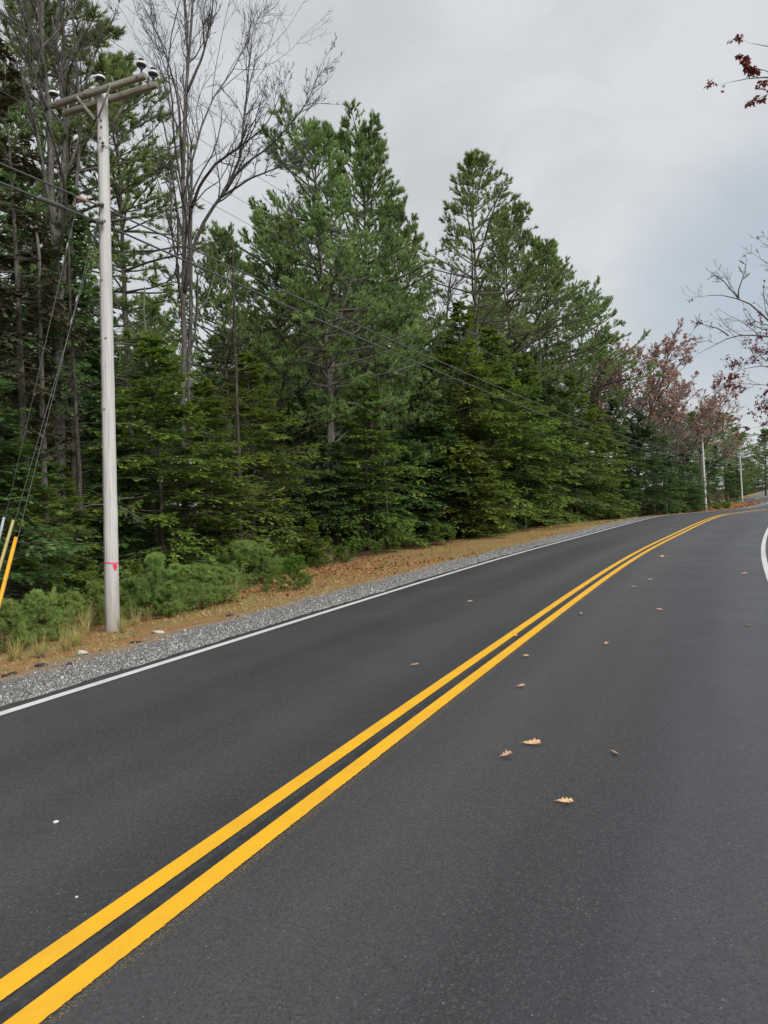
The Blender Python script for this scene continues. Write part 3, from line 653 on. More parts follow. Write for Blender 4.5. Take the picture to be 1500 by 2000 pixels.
# ---- roadside hemlocks
for a in [
    (-70, 9, 640, 2, 1.1, 'dark hemlock beyond the left edge of the photo'),
    (25, 9, 845, 0, 1.15, 'low spreading hemlock behind the guy wire guards'),
    (120, 9.6, 900, 1, 1.2, 'small hemlock filling the gap left of the near pole'),
    (215, 11, 700, 3, 1.0, 'dark hemlock hidden behind the near pole'),
    (310, 9.4, 655, 0, 1.0, 'big yellow green hemlock just right of the near pole'),
    (400, 8.8, 740, 1, 1.15, 'bright green hemlock, second right of the near pole'),
    (490, 9.2, 690, 0, 1.05, 'broad hemlock whose sunlit tips reach furthest right of the bright clump'),
    (590, 11, 760, 2, .95, 'dark hemlock in the shaded hollow right of the bright clump'),
    (655, 9.6, 860, 3, 1.1, 'low dark hemlock below the bare whorled pine trunk'),
    (715, 8.9, 735, 1, 1.0, 'upright green hemlock standing alone at mid verge'),
    (790, 9.6, 830, 2, 1.1, 'low dark hemlock between two upright ones at mid verge'),
    (845, 9.5, 700, 3, 1.0, 'dark narrow hemlock left of the tall olive one'),
    (905, 9.2, 590, 0, .85, 'tall olive hemlock in front of the slender spired pine'),
    (965, 9, 640, 0, .95, 'olive hemlock just right of the tallest roadside hemlock'),
    (1025, 9, 690, 1, 1.0, 'green hemlock at the middle of the far tree wall'),
    (1075, 8.8, 740, 2, 1.05, 'dark full hemlock right of middle in the far tree wall'),
    (1125, 9, 730, 1, .95, 'olive topped hemlock where the verge narrows'),
    (1165, 8.8, 790, 0, 1.1, 'green hemlock where the verge starts to vanish'),
    (1205, 9, 780, 3, 1.15, 'dark hemlock below the reddish oaks'),
    (1250, 8.8, 800, 2, 1.2, 'very dark hemlock below the rightmost reddish oak'),
    (1295, 8.8, 850, 3, 1.2, 'dark hemlock left of the second pole'),
    (1335, 8.8, 880, 2, 1.3, 'last dark hemlock before the second pole')]:
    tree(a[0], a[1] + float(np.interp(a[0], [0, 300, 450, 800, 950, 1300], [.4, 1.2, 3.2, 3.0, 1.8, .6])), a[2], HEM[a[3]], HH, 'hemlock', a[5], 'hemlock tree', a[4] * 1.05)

# ---- trees deeper in the forest
rb = random.Random(4); nbk = 0
for i in range(150):
    px = rb.uniform(-250, 1330); L = rb.uniform(14, 40); 
    if L < 16 and rb.random() < .4: L += 8
    x, y = col(px, L)
    if y > 170 or y < 6: continue
    g_ = gz(x, y); typ = rb.random()
    if px < 300 and typ < .38 and rb.random() < .6: continue
    lim = np.interp(px, [-250, 200, 520, 640, 800, 870, 930, 1150, 1330], [520, 540, 540, 440, 480, 640, 480, 720, 840])
    if typ < .38:
        zt = at(px, lim + rb.uniform(20, 260), y)[2]; ms, h0, nm, ct = rb.choice(PIN), PH, 'white_pine', 'pine tree'
    else:
        zt = at(px, max(lim, 560) + rb.uniform(60, 320), y)[2]; ms, h0, nm, ct = rb.choice(HEM), HH, 'hemlock', 'hemlock tree'
    hgt = max(zt - g_, 4.0); h0 = ms.h; k = hgt / h0
    if nm == 'hemlock' and k > 1.9: ms = TAL; k = hgt / TAL.h
    wv = min(1.2, max(.75, 1.0 / k ** .3))
    build(nm, ms, 'conifer deep in the forest behind the roadside trees', ct, (x, y, g_ - .05), rb.uniform(0, 6.28), (k * wv, k * wv, k), 'trees deeper in the forest'); nbk += 1
for i, px in enumerate([900, 960, 1010, 1055, 1090, 1120, 1150, 1180, 1205, 1230, 1255, 1280, 1305, 1325, 1345, 1360]):
    tree(px, 11.0 + (i % 3) * .9, 905 + (i % 4) * 12 - (60 if i < 6 else 0), HEM[(i * 3) % 4], HH, 'hemlock', 'low bushy hemlock under the taller ones of the far tree wall', 'hemlock tree', 1.5, group='low hemlocks of the far tree wall')
# bare trunks seen between the crowns
def pole_trunk(seed, Ht=14, r=.13):
    rg = np.random.default_rng(seed); w_ = Acc(); tp = trunk_pts(Ht, rg.normal(0, .02, 2), rg, 14, .05); w_.tube(tp, r * (1 - .7 * np.linspace(0, 1, 14)), 8)
    n = 70; hz = rg.uniform(.15, .98, n) * Ht; a = rg.uniform(0, 6.28, n); P = np.c_[np.interp(hz, tp[:, 2], tp[:, 0]), np.interp(hz, tp[:, 2], tp[:, 1]), hz]
    ln = rg.uniform(.5, 2.0, n); bp, br = grow(P, np.c_[np.cos(a), np.sin(a), rg.normal(.15, .25, n)], ln, .008 + .008 * ln, 5, rg, .16, 0, .25); V, q = tubes(bp, br, 3); w_.add(V, q)
    t = rg.uniform(.3, 1, (n, 6)); p, d = sample(bp, t); dd = perp_dir(d, rg.uniform(0, 6.28, t.shape), rg.uniform(.4, 1, t.shape)); f, fr = grow(p.reshape(-1, 3), dd.reshape(-1, 3), np.repeat(ln * .35, 6), np.full(n * 6, .004), 3, rg, .2, 0, .3); V, q = tubes(f, fr, 3); w_.add(V, q)
    return w_, None
TRK = [proto(pole_trunk(s_, 14, r_), 'dead_trunk', m_, None) for s_, r_, m_ in ((41, .15, M_BARKG), (42, .11, M_BARK), (43, .13, M_DTWIG))]
for i, (px, L, top, k, lab) in enumerate([
    (72, 9.8, 420, 0, 'mossy grey trunk left of the near pole with dead side twigs'), (160, 10.2, 480, 1, 'rough dark trunk close behind the near pole'),
    (470, 11, 470, 1, 'dark trunk showing above the bright hemlock clump'),
    (755, 12, 560, 1, 'thin dark trunk right of the whorled pale trunk'), (870, 14, 620, 0, 'grey trunk in the sky gap between the pine groups'),
    (1050, 13, 560, 0, 'bare trunk under the second pine group'), (1100, 14, 540, 2, 'pale bare trunk near the right of the second pine group'),
    (300, 12, 560, 2, 'pale leaning dead trunk above the big yellow green hemlock')]):
    tree(px, L, top, TRK[k], 14, 'dead_tree', lab, 'dead tree', 1.)

# ---- bare hardwoods at the left (limb courses follow the photo)
def limb(pp, Y, Yend=None): 
    n = len(pp); return [at(p[0], p[1], Y + ((Yend or Y) - Y) * i / (n - 1)) for i, p in enumerate(pp)]
def snap(lb):
    for i in range(1, len(lb)):
        P_ = np.asarray(lb[i][0], float); best = None
        for Q, ra, rb_ in lb[:i]:
            Q = np.asarray(Q); t = np.linspace(0, len(Q) - 1, 80); q = np.stack([np.interp(t, np.arange(len(Q)), Q[:, j]) for j in range(3)], 1)
            dd_ = np.hypot(q[:, 0] - P_[0, 0], q[:, 2] + .25 - P_[0, 2]) + .15 * abs(q[:, 1] - P_[0, 1]); j = dd_.argmin()
            if best is None or dd_[j] < best[0]: best = (dd_[j], q[j], ra + (rb_ - ra) * j / 79)
        off = best[1] - P_[0]; wgt = np.linspace(1, 0, len(P_))[:, None] ** 2; lb[i] = (P_ + off * wgt, min(lb[i][1], best[2] * .85), lb[i][2])
    return lb
def decid_at(name, label, cat, px, L, limbs_px, **kw):
    x, y = col(px, L); z = gz(x, y); barkm = kw.pop('bark', M_TWIG); fm = kw.pop('fm', M_RED); rad = kw.pop('k', 1.)
    lb = []
    for pp, ya, yb, r0, r1 in limbs_px:
        P_ = np.array(limb(pp, y + ya, y + yb)) - np.array([x, y, z]); lb.append((P_, r0, r1))
    lb = snap(lb)
    return build(name, proto(make_decid(kw.pop('seed'), lb, **kw), name, barkm, fm, 'leaves'), label, cat, (x, y, z))
decid_at('bare_tree', 'large leafless hardwood with forked trunks and upturned limbs right of the near pole', 'bare tree', 372, 11.5, [
    ([(362, 1090), (358, 800), (360, 560), (358, 380), (357, 330), (366, 160), (372, 60), (380, -60)], 0, 0, .10, .03),
    ([(366, 1080), (372, 760), (376, 480), (377, 330), (384, 210), (408, 190), (440, 165), (470, 130), (485, 80)], 0, 1.5, .09, .012),
    ([(374, 560), (384, 490), (398, 440), (420, 400), (450, 365), (470, 320), (475, 260), (482, 190), (487, 130), (492, 70)], 0, -1.5, .065, .01),
    ([(450, 365), (475, 320), (530, 285), (575, 235), (612, 180), (625, 130)], -.8, -2.2, .05, .008),
    ([(376, 380), (395, 335), (420, 310), (455, 290), (485, 270), (520, 250), (545, 190)], 0, -2, .06, .008),
    ([(359, 400), (345, 330), (322, 325), (300, 332)], 0, 1, .03, .008),
    ([(357, 330), (350, 200), (330, 120), (305, 60), (280, 10)], 0, 1.6, .05, .008),
    ([(366, 160), (400, 90), (415, 20), (420, -50)], 0, -1, .045, .01),
    ([(384, 210), (376, 120), (368, 40), (360, -40)], 0, 1.6, .05, .01),
    ([(455, 400), (500, 355), (545, 330), (600, 310)], 0, -2.4, .035, .006)],
    seed=51, bark=M_TWIG, levels=((7, .32, .5), (6, .42, .55), (5, .5, .6)), k0=16, up=.09, minr=.006, tmin=.35, twigup=.08)
decid_at('bare_tree', 'leafless multi stemmed hardwood at the top left, left of the crossarm', 'bare tree', 90, 12.5, [
    ([(120, 1080), (115, 700), (105, 420), (95, 200), (82, 100), (80, -60)], 0, 0, .14, .04),
    ([(100, 300), (92, 160), (60, 60), (20, -20)], 0, 1, .07, .02), ([(95, 200), (60, 120), (30, 60), (-10, 10)], 0, -1.4, .05, .012),
    ([(105, 420), (60, 190), (20, 110), (-20, 60)], 0, -2, .06, .012), ([(110, 500), (130, 250), (110, 90), (90, -40)], 0, 1, .07, .02),
    ([(120, 600), (160, 300), (150, 100), (135, -60)], 0, 1.2, .06, .02), ([(150, 200), (190, 90), (230, 20)], .8, 0, .03, .01)],
    seed=52, bark=M_TWIG, levels=((6, .3, .5), (6, .42, .6), (4, .5, .6)), k0=12, up=.08, minr=.007, tmin=.4, twigup=.07)

decid_at('dead_tree', 'pale trunk topped by a whorl of bare rising branches in mid picture', 'dead tree', 641, 13.2, [
    ([(641, 1085), (640, 960), (643, 840), (646, 730), (650, 700)], 0, 0, .14, .09),
    ([(646, 735), (620, 700), (592, 668), (572, 640)], 0, -.6, .04, .01), ([(646, 735), (630, 690), (618, 640), (612, 590)], 0, -.3, .04, .01),
    ([(646, 730), (655, 680), (662, 620), (684, 560), (700, 500)], 0, .3, .06, .02), ([(646, 735), (680, 700), (712, 672), (735, 640)], 0, -.7, .04, .01),
    ([(646, 745), (625, 725), (600, 715)], 0, .5, .02, .006), ([(645, 760), (670, 745), (690, 740)], 0, .3, .02, .006)],
    seed=53, bark=M_BARKG, levels=((5, .3, .6), (5, .42, .6)), k0=8, up=.03, minr=.006, tmin=.2, twigup=.03)

# ---- reddish oaks past the pines
def generic_decid(seed, Ht=10, r0=.14, nl=9, spread=.55, **kw):
    rg = np.random.default_rng(seed); lb = [(np.array([(0, 0, 0), (.1, 0, Ht * .3), (0, .1, Ht * .55), (.1, .1, Ht * .8)]), r0, .03)]
    for i in range(nl):
        h = Ht * rg.uniform(.28, .7); a = i * 2.4 + rg.normal(0, .3); ln = Ht * rg.uniform(.3, .5); d = np.array([math.cos(a) * spread, math.sin(a) * spread, .8])
        p0 = np.array([0.05, .05, h]); lb.append((np.array([p0, p0 + d * ln * .35 * np.array([1.3, 1.3, .8]), p0 + d * ln * .7, p0 + d * ln]), r0 * .45, .01))
    return make_decid(seed, lb, **kw)
OAK = [proto(generic_decid(61, levels=((6, .36, .6), (6, .45, .6), (4, .5, .6)), k0=11, leafn=7, leafsz=.075, leaf=-.1, minr=.011), 'oak', M_BARKG, M_RED, 'leaves'),
       proto(generic_decid(62, levels=((6, .36, .6), (6, .45, .6), (4, .5, .6)), k0=11, leafn=6, leafsz=.075, leaf=.0, minr=.011), 'oak', M_BARKG, M_RED, 'leaves')]
OAKB = proto(generic_decid(63, levels=((6, .36, .6), (6, .45, .6), (5, .5, .6)), k0=10, minr=.009), 'bare_tree', M_BARKG, None)
for a in [(1165, 14, 640, 1, 1.2, 'rust leaved oak showing behind the right pine group'), (1222, 12, 618, 0, 1.25, 'thin leaved reddish oak, tallest of the oaks past the pines'),
          (1275, 12, 650, 0, 1.3, 'red tipped oak in the middle of the oaks past the pines'), (1325, 11, 705, 0, 1.4, 'pinkish brown oak left above the second pole'),
          (1368, 11, 745, 1, 1.4, 'nearly bare oak with twigs reaching right toward the road gap')]:
    tree(a[0], a[1], a[2], OAK[a[3]], 10 * 1.12, 'oak_tree', a[5], 'oak tree', a[4])
for a in [(1245, 10.5, 745, 'pale grey bare tree in front of the reddish oaks'), (865, 16, 470, 'bare tree filling the sky gap between the pine groups'), (1300, 10.5, 800, 'grey twiggy bare tree behind the far dark hemlocks'), (600, 16, 330, 'bare tree glimpsed left of the big pine group')]:
    tree(a[0], a[1], a[2], OAKB, 11, 'bare_tree', a[3], 'bare tree', 1.)
# far pines round the bend
for px, Y, top, k, wd, lab in [(1300, 92, 790, 3, 1.5, 'far green pine left above the second pole'), (1350, 104, 800, 3, 1.4, 'far bright green pine directly behind the second pole'),
    (1385, 118, 790, 0, 1.3, 'far pine with an open top between the two distant poles'), (1418, 128, 800, 3, 1.6, 'broad far pine behind the third pole'),
    (1440, 140, 840, 3, 1.5, 'far pine sloping down to the road gap'), (1495, 165, 835, 1, 1.2, 'dark layered pine at the right edge beyond the bend'),
    (1530, 160, 800, 0, 1.1, 'far pine just outside the right edge'), (1470, 190, 900, 1, 1.2, 'small distant pine over the far bend')]:
    tree(px, 0, top, PIN[k], PH, 'white_pine', lab, 'pine tree', wd, XY=(at(px, 960, Y)[0], Y))
for px, Y, top, k, wd, lab in [(1398, 92, 868, 3, .55, 'narrow very dark conifer column between the two distant poles'), (1360, 84, 900, 2, 1.0, 'dark hemlock behind the base of the second pole'),
    (1425, 112, 905, 3, 1.1, 'dark hemlock left of the third pole'), (1455, 180, 930, 2, 1.2, 'distant hemlock right of the third pole'), (1380, 100, 900, 3, 1.1, 'dim hemlock just right of the second pole'), (1440, 124, 915, 2, 1.1, 'dim hemlock behind the third pole')]:
    tree(px, 0, top, HEM[k], HH, 'hemlock', lab, 'hemlock tree', wd, XY=(at(px, 960, Y)[0], Y))
for i in range(64):
    Y = rb.uniform(178, 250) if i % 2 else rb.uniform(110, 200); px = rb.uniform(1290, 1640) if i % 2 else rb.uniform(1080, 1425)
    if i % 2 == 0 and sL(at(px, 960, Y)[0], Y)[1][0] < 13: continue; x = at(px, 960, Y)[0]; k = rb.uniform(.75, 1.15)
    ms, nm, ct = rb.choice([(PIN[1], 'white_pine', 'pine tree'), (OAKB, 'bare_tree', 'bare tree'), (PIN[2], 'white_pine', 'pine tree'), (HEM[2], 'hemlock', 'hemlock tree'), (HEM[1], 'hemlock', 'hemlock tree')])
    build(nm, ms, 'distant tree in the woods that close the view past the bend', ct, (x, Y, gz(x, Y)), rb.uniform(0, 6), (k, k, k * {'white_pine': .9, 'bare_tree': 1.3, 'hemlock': 1.15}[nm]), 'distant trees beyond the bend')

for i in range(22):
    px = 1432 + i * 9.5 + rb.uniform(-4, 4); Y = rb.uniform(188, 225) + max(0, 1480 - px) * .2; x = at(px, 960, Y)[0]; ms = HEM[i % 4] if i % 3 else PIN[i % 2]; k = rb.uniform(.8, 1.15) * (1 if i % 3 else .62)
    build('hemlock' if i % 3 else 'white_pine', ms, 'distant tree in the woods that close the view past the bend', 'hemlock tree' if i % 3 else 'pine tree', (x, Y, gz(x, Y)), i * 1.1, (k * 1.2, k * 1.2, k), 'distant trees beyond the bend')
# ---- trees right of the road, reaching into the frame
def right_tree(name, label, cat, px, Y, limbs_px, **kw):
    x = at(px, 960, Y)[0]; z = gz(x, Y); lb = []; barkm = kw.pop('bark', M_TWIG)
    for pp, ya, yb, r0, r1 in limbs_px: lb.append((np.array(limb(pp, Y + ya, Y + yb)) - np.array([x, Y, z]), r0, r1))
    lb = snap(lb)
    return build(name, proto(make_decid(kw.pop('seed'), lb, **kw), name, barkm, M_DRED, 'leaves'), label, cat, (x, Y, z))
right_tree('bare_tree', 'bare oak right of the road whose two crooked limbs reach in from the right edge', 'bare tree', 1690, 38, [
    ([(1690, 985), (1690, 800), (1685, 600), (1680, 300)], 0, 0, .28, .1),
    ([(1688, 800), (1600, 700), (1500, 624), (1480, 600), (1465, 590), (1432, 578), (1405, 574), (1382, 577)], 0, 0, .13, .012),
    ([(1688, 740), (1600, 670), (1500, 651), (1460, 651), (1425, 653), (1400, 672), (1390, 680), (1376, 684)], 0, 0, .10, .012),
    ([(1425, 652), (1405, 640), (1380, 635), (1358, 630)], 0, .6, .04, .01),
    ([(1440, 582), (1422, 560), (1410, 545), (1385, 530)], 0, .5, .04, .01),
    ([(1440, 578), (1441, 565), (1455, 530), (1458, 505)], 0, -.5, .04, .01),
    ([(1600, 560), (1540, 530), (1500, 520), (1484, 505)], 0, 0, .06, .012),
    ([(1680, 560), (1600, 480), (1540, 500), (1490, 475)], 0, 0, .06, .012)],
    seed=71, levels=((5, .28, .7), (5, .45, .6), (4, .5, .6)), k0=8, up=.06, minr=.009, tmin=.45, twigup=.06, leafn=1, leaf=.75, leafsz=.1)
right_tree('oak_tree', 'oak with dark red leaves hanging in from the right edge above the road', 'oak tree', 1640, 52, [
    ([(1640, 985), (1640, 800), (1640, 600)], 0, 0, .22, .08),
    ([(1640, 760), (1560, 720), (1490, 712), (1440, 722), (1428, 730)], 0, 0, .08, .012), ([(1640, 700), (1560, 690), (1500, 690), (1460, 700)], 0, 0, .07, .012),
    ([(1640, 800), (1560, 760), (1490, 750), (1450, 750)], 0, 0, .07, .012), ([(1640, 820), (1560, 790), (1500, 795), (1462, 805)], 0, 0, .06, .012),
    ([(1640, 720), (1560, 660), (1510, 640), (1480, 640)], 0, -1, .06, .012), ([(1640, 850), (1560, 830), (1500, 830), (1475, 835)], 0, 0, .05, .012)],
    seed=72, levels=((6, .3, .6), (6, .45, .6), (4, .5, .6)), k0=10, up=.02, minr=.008, tmin=.4, twigup=.02, leafn=3, leaf=-.1, leafsz=.13)
right_tree('oak_tree', 'near oak with a sprig of dark red leaves entering at the top right corner', 'oak tree', 1850, 15, [
    ([(1850, 1150), (1850, 700), (1830, 200), (1800, -100)], 0, 0, .25, .12),
    ([(1830, 300), (1700, 190), (1600, 150), (1530, 148), (1490, 146), (1450, 155), (1428, 160)], 0, 0, .07, .004),
    ([(1820, 200), (1680, 90), (1560, 90), (1500, 90), (1470, 85)], 0, .3, .05, .004), ([(1600, 150), (1540, 170), (1500, 182), (1465, 200)], 0, -.3, .02, .003),
    ([(1530, 146), (1495, 125), (1465, 128), (1448, 110)], 0, .2, .012, .003)],
    seed=73, levels=((6, .15, .6), (5, .4, .6), (3, .5, .6)), k0=9, up=.0, minr=.0028, tmin=.5, twigup=-.01, leafn=5, leaf=-.15, leafsz=.06)

# ---- saplings and shrubs on the verge
def make_sapling(seed, Ht=1.1, Rc=.5):
    rg = np.random.default_rng(seed); wood = Acc(); fo = Acc(); tp = trunk_pts(Ht, (0, 0), rg, 8, .02); wood.tube(tp, .014 * (1 - .8 * np.linspace(0, 1, 8)), 5)
    nb = 36; u = np.sort(rg.random(nb)) * .9 + .02; a = np.arange(nb) * 2.4 + rg.normal(0, .4, nb); L = Rc * np.interp(u, [0, .2, .55, .8, 1], [1.1, 1.2, .75, .4, .3]) * rg.uniform(.5, 1.3, nb)
    el = np.interp(u, [0, 1], [.35, 1.1]); P = np.c_[np.interp(u * Ht, tp[:, 2], tp[:, 0]), np.interp(u * Ht, tp[:, 2], tp[:, 1]), u * Ht]
    bp, br = grow(P, np.c_[np.cos(a) * np.cos(el), np.sin(a) * np.cos(el), np.sin(el)], L, np.full(nb, .005), 4, rg, .06, .02, .4, .05); V, q = tubes(bp, br, 3); wood.add(V, q)
    t = rg.uniform(.3, 1, (nb, 5)); p, d = sample(bp, t); dd = perp_dir(d, rg.uniform(0, 6.28, t.shape), rg.uniform(.4, .9, t.shape)); f2, r2 = grow(p.reshape(-1, 3), dd.reshape(-1, 3), np.repeat(L * .35, 5), np.full(nb * 5, .003), 2, rg, .05, .05, .5); V, q = tubes(f2, r2, 3); wood.add(V, q)
    n = 20
    for bb, m in ((bp, 7), (f2, 4), (np.linspace(tp[3], tp[-1] + [0, 0, .06], 5)[None], 14)):
        t = rg.uniform(.25, 1, (len(bb), m)); t[:, 0] = 1; p, d = sample(bb, t); p, d = p.reshape(-1, 3), d.reshape(-1, 3)
        nd_ = perp_dir(np.broadcast_to(d[:, None], (len(p), n, 3)), rg.uniform(0, 6.28, (len(p), n)), rg.uniform(.35, 1.2, (len(p), n))).reshape(-1, 3); bs = np.repeat(p, n, 0)
        V, f = tris(bs, nd_, unit(np.cross(nd_, rg.normal(0, 1, nd_.shape))), rg.uniform(.06, .11, len(bs)), rg.uniform(.005, .009, len(bs)))
        ti = np.repeat(np.clip(.45 + rg.normal(0, .2, len(bs)) + .3 * (bs[:, 2] / Ht - .5), 0, 1), 3); fo.add(V, f, ti)
    return wood, fo
def make_shrub(seed, Ht=.8, leafsz=.045, nst=9):
    rg = np.random.default_rng(seed); a = rg.uniform(0, 6.28, nst); lb = []
    for i in range(nst):
        sp_ = rg.uniform(.1, .45); d = np.array([math.cos(a[i]) * sp_, math.sin(a[i]) * sp_, 1]) * Ht * rg.uniform(.6, 1.05); lb.append((np.array([(0, 0, 0), d * .4, d * .75, d]), .007, .002))
    return make_decid(seed, lb, levels=((5, .4, .7), (4, .5, .7)), k0=7, up=.05, minr=.0018, tmin=.2, leafn=5, leaf=-2, leafsz=leafsz)
def make_tuft(seed, n=130, Ht=.55):
    rg = np.random.default_rng(seed); a = rg.uniform(0, 6.28, n); P = np.c_[np.cos(a) * .05, np.sin(a) * .05, np.zeros(n)] * rg.uniform(.2, 1.6, (n, 1))
    D = np.c_[np.cos(a) * .35, np.sin(a) * .35, np.ones(n)] + rg.normal(0, .12, (n, 3)); L = Ht * rg.uniform(.4, 1.15, n); pts, _ = grow(P, D, L, np.ones(n), 5, rg, .05, 0, 1, -.16)
    sd_ = unit(np.cross(D, np.array([0, 0, 1.]))); wv = np.linspace(.004, .0008, 6)[None, :, None]
    V = np.stack([pts - sd_[:, None] * wv, pts + sd_[:, None] * wv], 2).reshape(-1, 3); i = np.arange(n * 12).reshape(n, 6, 2)
    q = np.stack([i[:, :-1, 0], i[:, :-1, 1], i[:, 1:, 1], i[:, 1:, 0]], -1).reshape(-1, 4); ac_ = Acc(); ac_.add(V, q, np.repeat(rg.beta(1.1, 1.6, n), 12)); return ac_
SAP = [proto(make_sapling(81), 'pine_sapling', M_BARK, M_SAP, 'foliage'), proto(make_sapling(82, 1.1, .6), 'pine_sapling', M_BARK, M_SAP, 'foliage'), proto(make_sapling(83, 1.1, .42), 'pine_sapling', M_BARK, M_SAP, 'foliage')]
HSAP = [proto(make_hemlock(84, 2.2, .8, .02, 1.7, .02, .55), 'hemlock_sapling', M_BARK, M_HEM, 'foliage')]
SAP.append(proto(make_sapling(87, 1.2, .55), 'pine_sapling', M_BARK, M_YEL, 'foliage'))
SHR = [proto(make_shrub(85), 'shrub', M_TWIG, M_YEL, 'leaves'), proto(make_shrub(86, .7, .05, 12), 'shrub', M_TWIG, M_YEL, 'leaves')]
for ms in SAP + HSAP + SHR: ms[0] = ('stem', ms[0][1], ms[0][2])
def small(px, base, top, ms, h0, name, label, cat, wide=1., rz=0):
    p = gpix(px, base); zt = at(px, top, p[1])[2]; k = (zt - p[2]) / ms.h
    return build(name, ms, label, cat, (p[0], p[1], p[2] - .02), rz or px * .7, (k * wide, k * wide, k))
for a in [(10, 1275, 1165, 0, 1.2, 'low blue green pine sapling at the left edge'), (75, 1258, 1145, 1, 1.0, 'bushy blue green pine sapling below the yellow guy guard'),
          (48, 1262, 1185, 2, 1.4, 'short pine sapling crowding the bushy one at the left edge'), (140, 1232, 1150, 1, 1.2, 'pine sapling between the bushy one and the near pole'),
          (185, 1222, 1130, 0, 1.0, 'dark pine sapling touching the left of the near pole'), (118, 1250, 1195, 2, 1.3, 'small pine sapling in the grass left of the near pole'), (255, 1208, 1110, 2, 1.1, 'pine sapling right beside the near pole'),
          (305, 1200, 1075, 0, 1.0, 'tallest sapling of the cluster right of the near pole'), (350, 1195, 1095, 1, 1.2, 'wide pine sapling in the middle of the cluster'),
          (395, 1190, 1098, 0, 1.2, 'pine sapling near the right end of the cluster'), (430, 1180, 1105, 2, 1.3, 'last pine sapling of the cluster, over dry grass'),
          (330, 1205, 1130, 2, 1.4, 'low pine sapling at the front of the cluster'), (478, 1146, 1050, 1, 1.3, 'round bright pine sapling standing clear right of the cluster'), (508, 1138, 1068, 3, 1.2, 'smaller sapling pressed against the round bright one'),
          (575, 1152, 1078, 3, 1.3, 'yellow green pine sapling alone on rust leaves'), (520, 1155, 1128, 0, 1.0, 'tiny pine seedling left of the lone yellow green one')]:
    small(a[0], a[1], a[2], SAP[a[3]], 1.25, 'pine_sapling', a[5], 'pine sapling', a[4])
for a in [(612, 1102, 1010, 'upright hemlock sapling in the dark gap of the forest edge'), (560, 1110, 1050, 'small hemlock sapling behind the lone pine sapling'), (853, 1065, 1012, 'little cone shaped hemlock at mid verge'), (1025, 1032, 985, 'small hemlock beside the thin stake'),
          (265, 1180, 1095, 'hemlock sapling behind the cluster near the pole'), (175, 1190, 1110, 'hemlock sapling low left of the near pole'), (770, 1078, 1035, 'short hemlock seedling right of the leafy shrub'), (930, 1050, 1015, 'low hemlock bush at the forest edge in mid picture')]:
    small(a[0], a[1], a[2], HSAP[0], 2.2, 'hemlock_sapling', a[3], 'hemlock sapling', 1.1)
FR = ['shrub under the bright hemlock clump left of the lone yellow green sapling', 'shrub just right of the lone yellow green sapling', 'hemlock seedling at the foot of the pale whorled trunk', 'shrub in the dark gap past the whorled trunk', 'shrub left of the bright leafy shrub', 'hemlock seedling touching the bright leafy shrub', 'shrub right of the rust weed tuft', 'shrub below the tall olive hemlock, left part', 'hemlock seedling below the tall olive hemlock', 'shrub between the tall olive hemlock and the thin stake', 'shrub just left of the thin stake', 'hemlock seedling right of the yellowing shrub by the stake', 'shrub midway along the far verge', 'shrub where the far verge narrows to a strip', 'hemlock seedling on the narrow strip before the road hides the verge', 'shrub at the last visible strip of far verge', 'shrub left of the second pole base']
for i, (px, py, h_) in enumerate([(525, 1118, 60), (600, 1100, 50), (640, 1090, 45), (690, 1085, 40), (705, 1078, 30), (790, 1068, 36), (880, 1056, 34), (905, 1050, 26), (965, 1044, 34), (1000, 1038, 26), (1075, 1024, 26), (1120, 1018, 24), (1180, 1010, 20), (1215, 1006, 20), (1250, 1003, 18), (1285, 1001, 18), (1330, 999, 16)]):
    small(px, py, py - h_, HSAP[0] if 'seedling' in FR[i] else SHR[i % 2], 1, 'hemlock_sapling' if 'seedling' in FR[i] else 'shrub', 'low green ' + FR[i], 'hemlock sapling' if 'seedling' in FR[i] else 'shrub', 1.6)
for a in [(735, 1085, 1048, 0, 1.3, 'bright green leafy shrub at the forest edge in mid picture'), (828, 1072, 1048, 1, 1.1, 'small light green shrub between two hemlock seedlings'), (545, 1090, 1060, 1, 1.2, 'green leafy shrub behind the round bright sapling'),
          (1052, 1025, 998, 0, 1.2, 'yellowing shrub right of the thin stake'), (1090, 1020, 990, 1, 1.5, 'low green shrub patch along the far verge'), (1150, 1012, 990, 0, 1.6, 'small shrub where the far verge narrows'), (1305, 1000, 990, 1, 1.6, 'yellow green shrub at the road edge left of the second pole'),
          (1400, 996, 980, 0, 2.2, 'light green shrub between the two distant poles'), (1418, 994, 978, 1, 2.2, 'green shrub left of the third pole base')]:
    small(a[0], a[1], a[2], SHR[a[3]], .85, 'shrub', a[5], 'shrub', a[4])
TUF = [make_tuft(91).mesh('grass_tuft'), make_tuft(92, 90, .6).mesh('grass_tuft'), make_tuft(93, 160, .42).mesh('grass_tuft')]
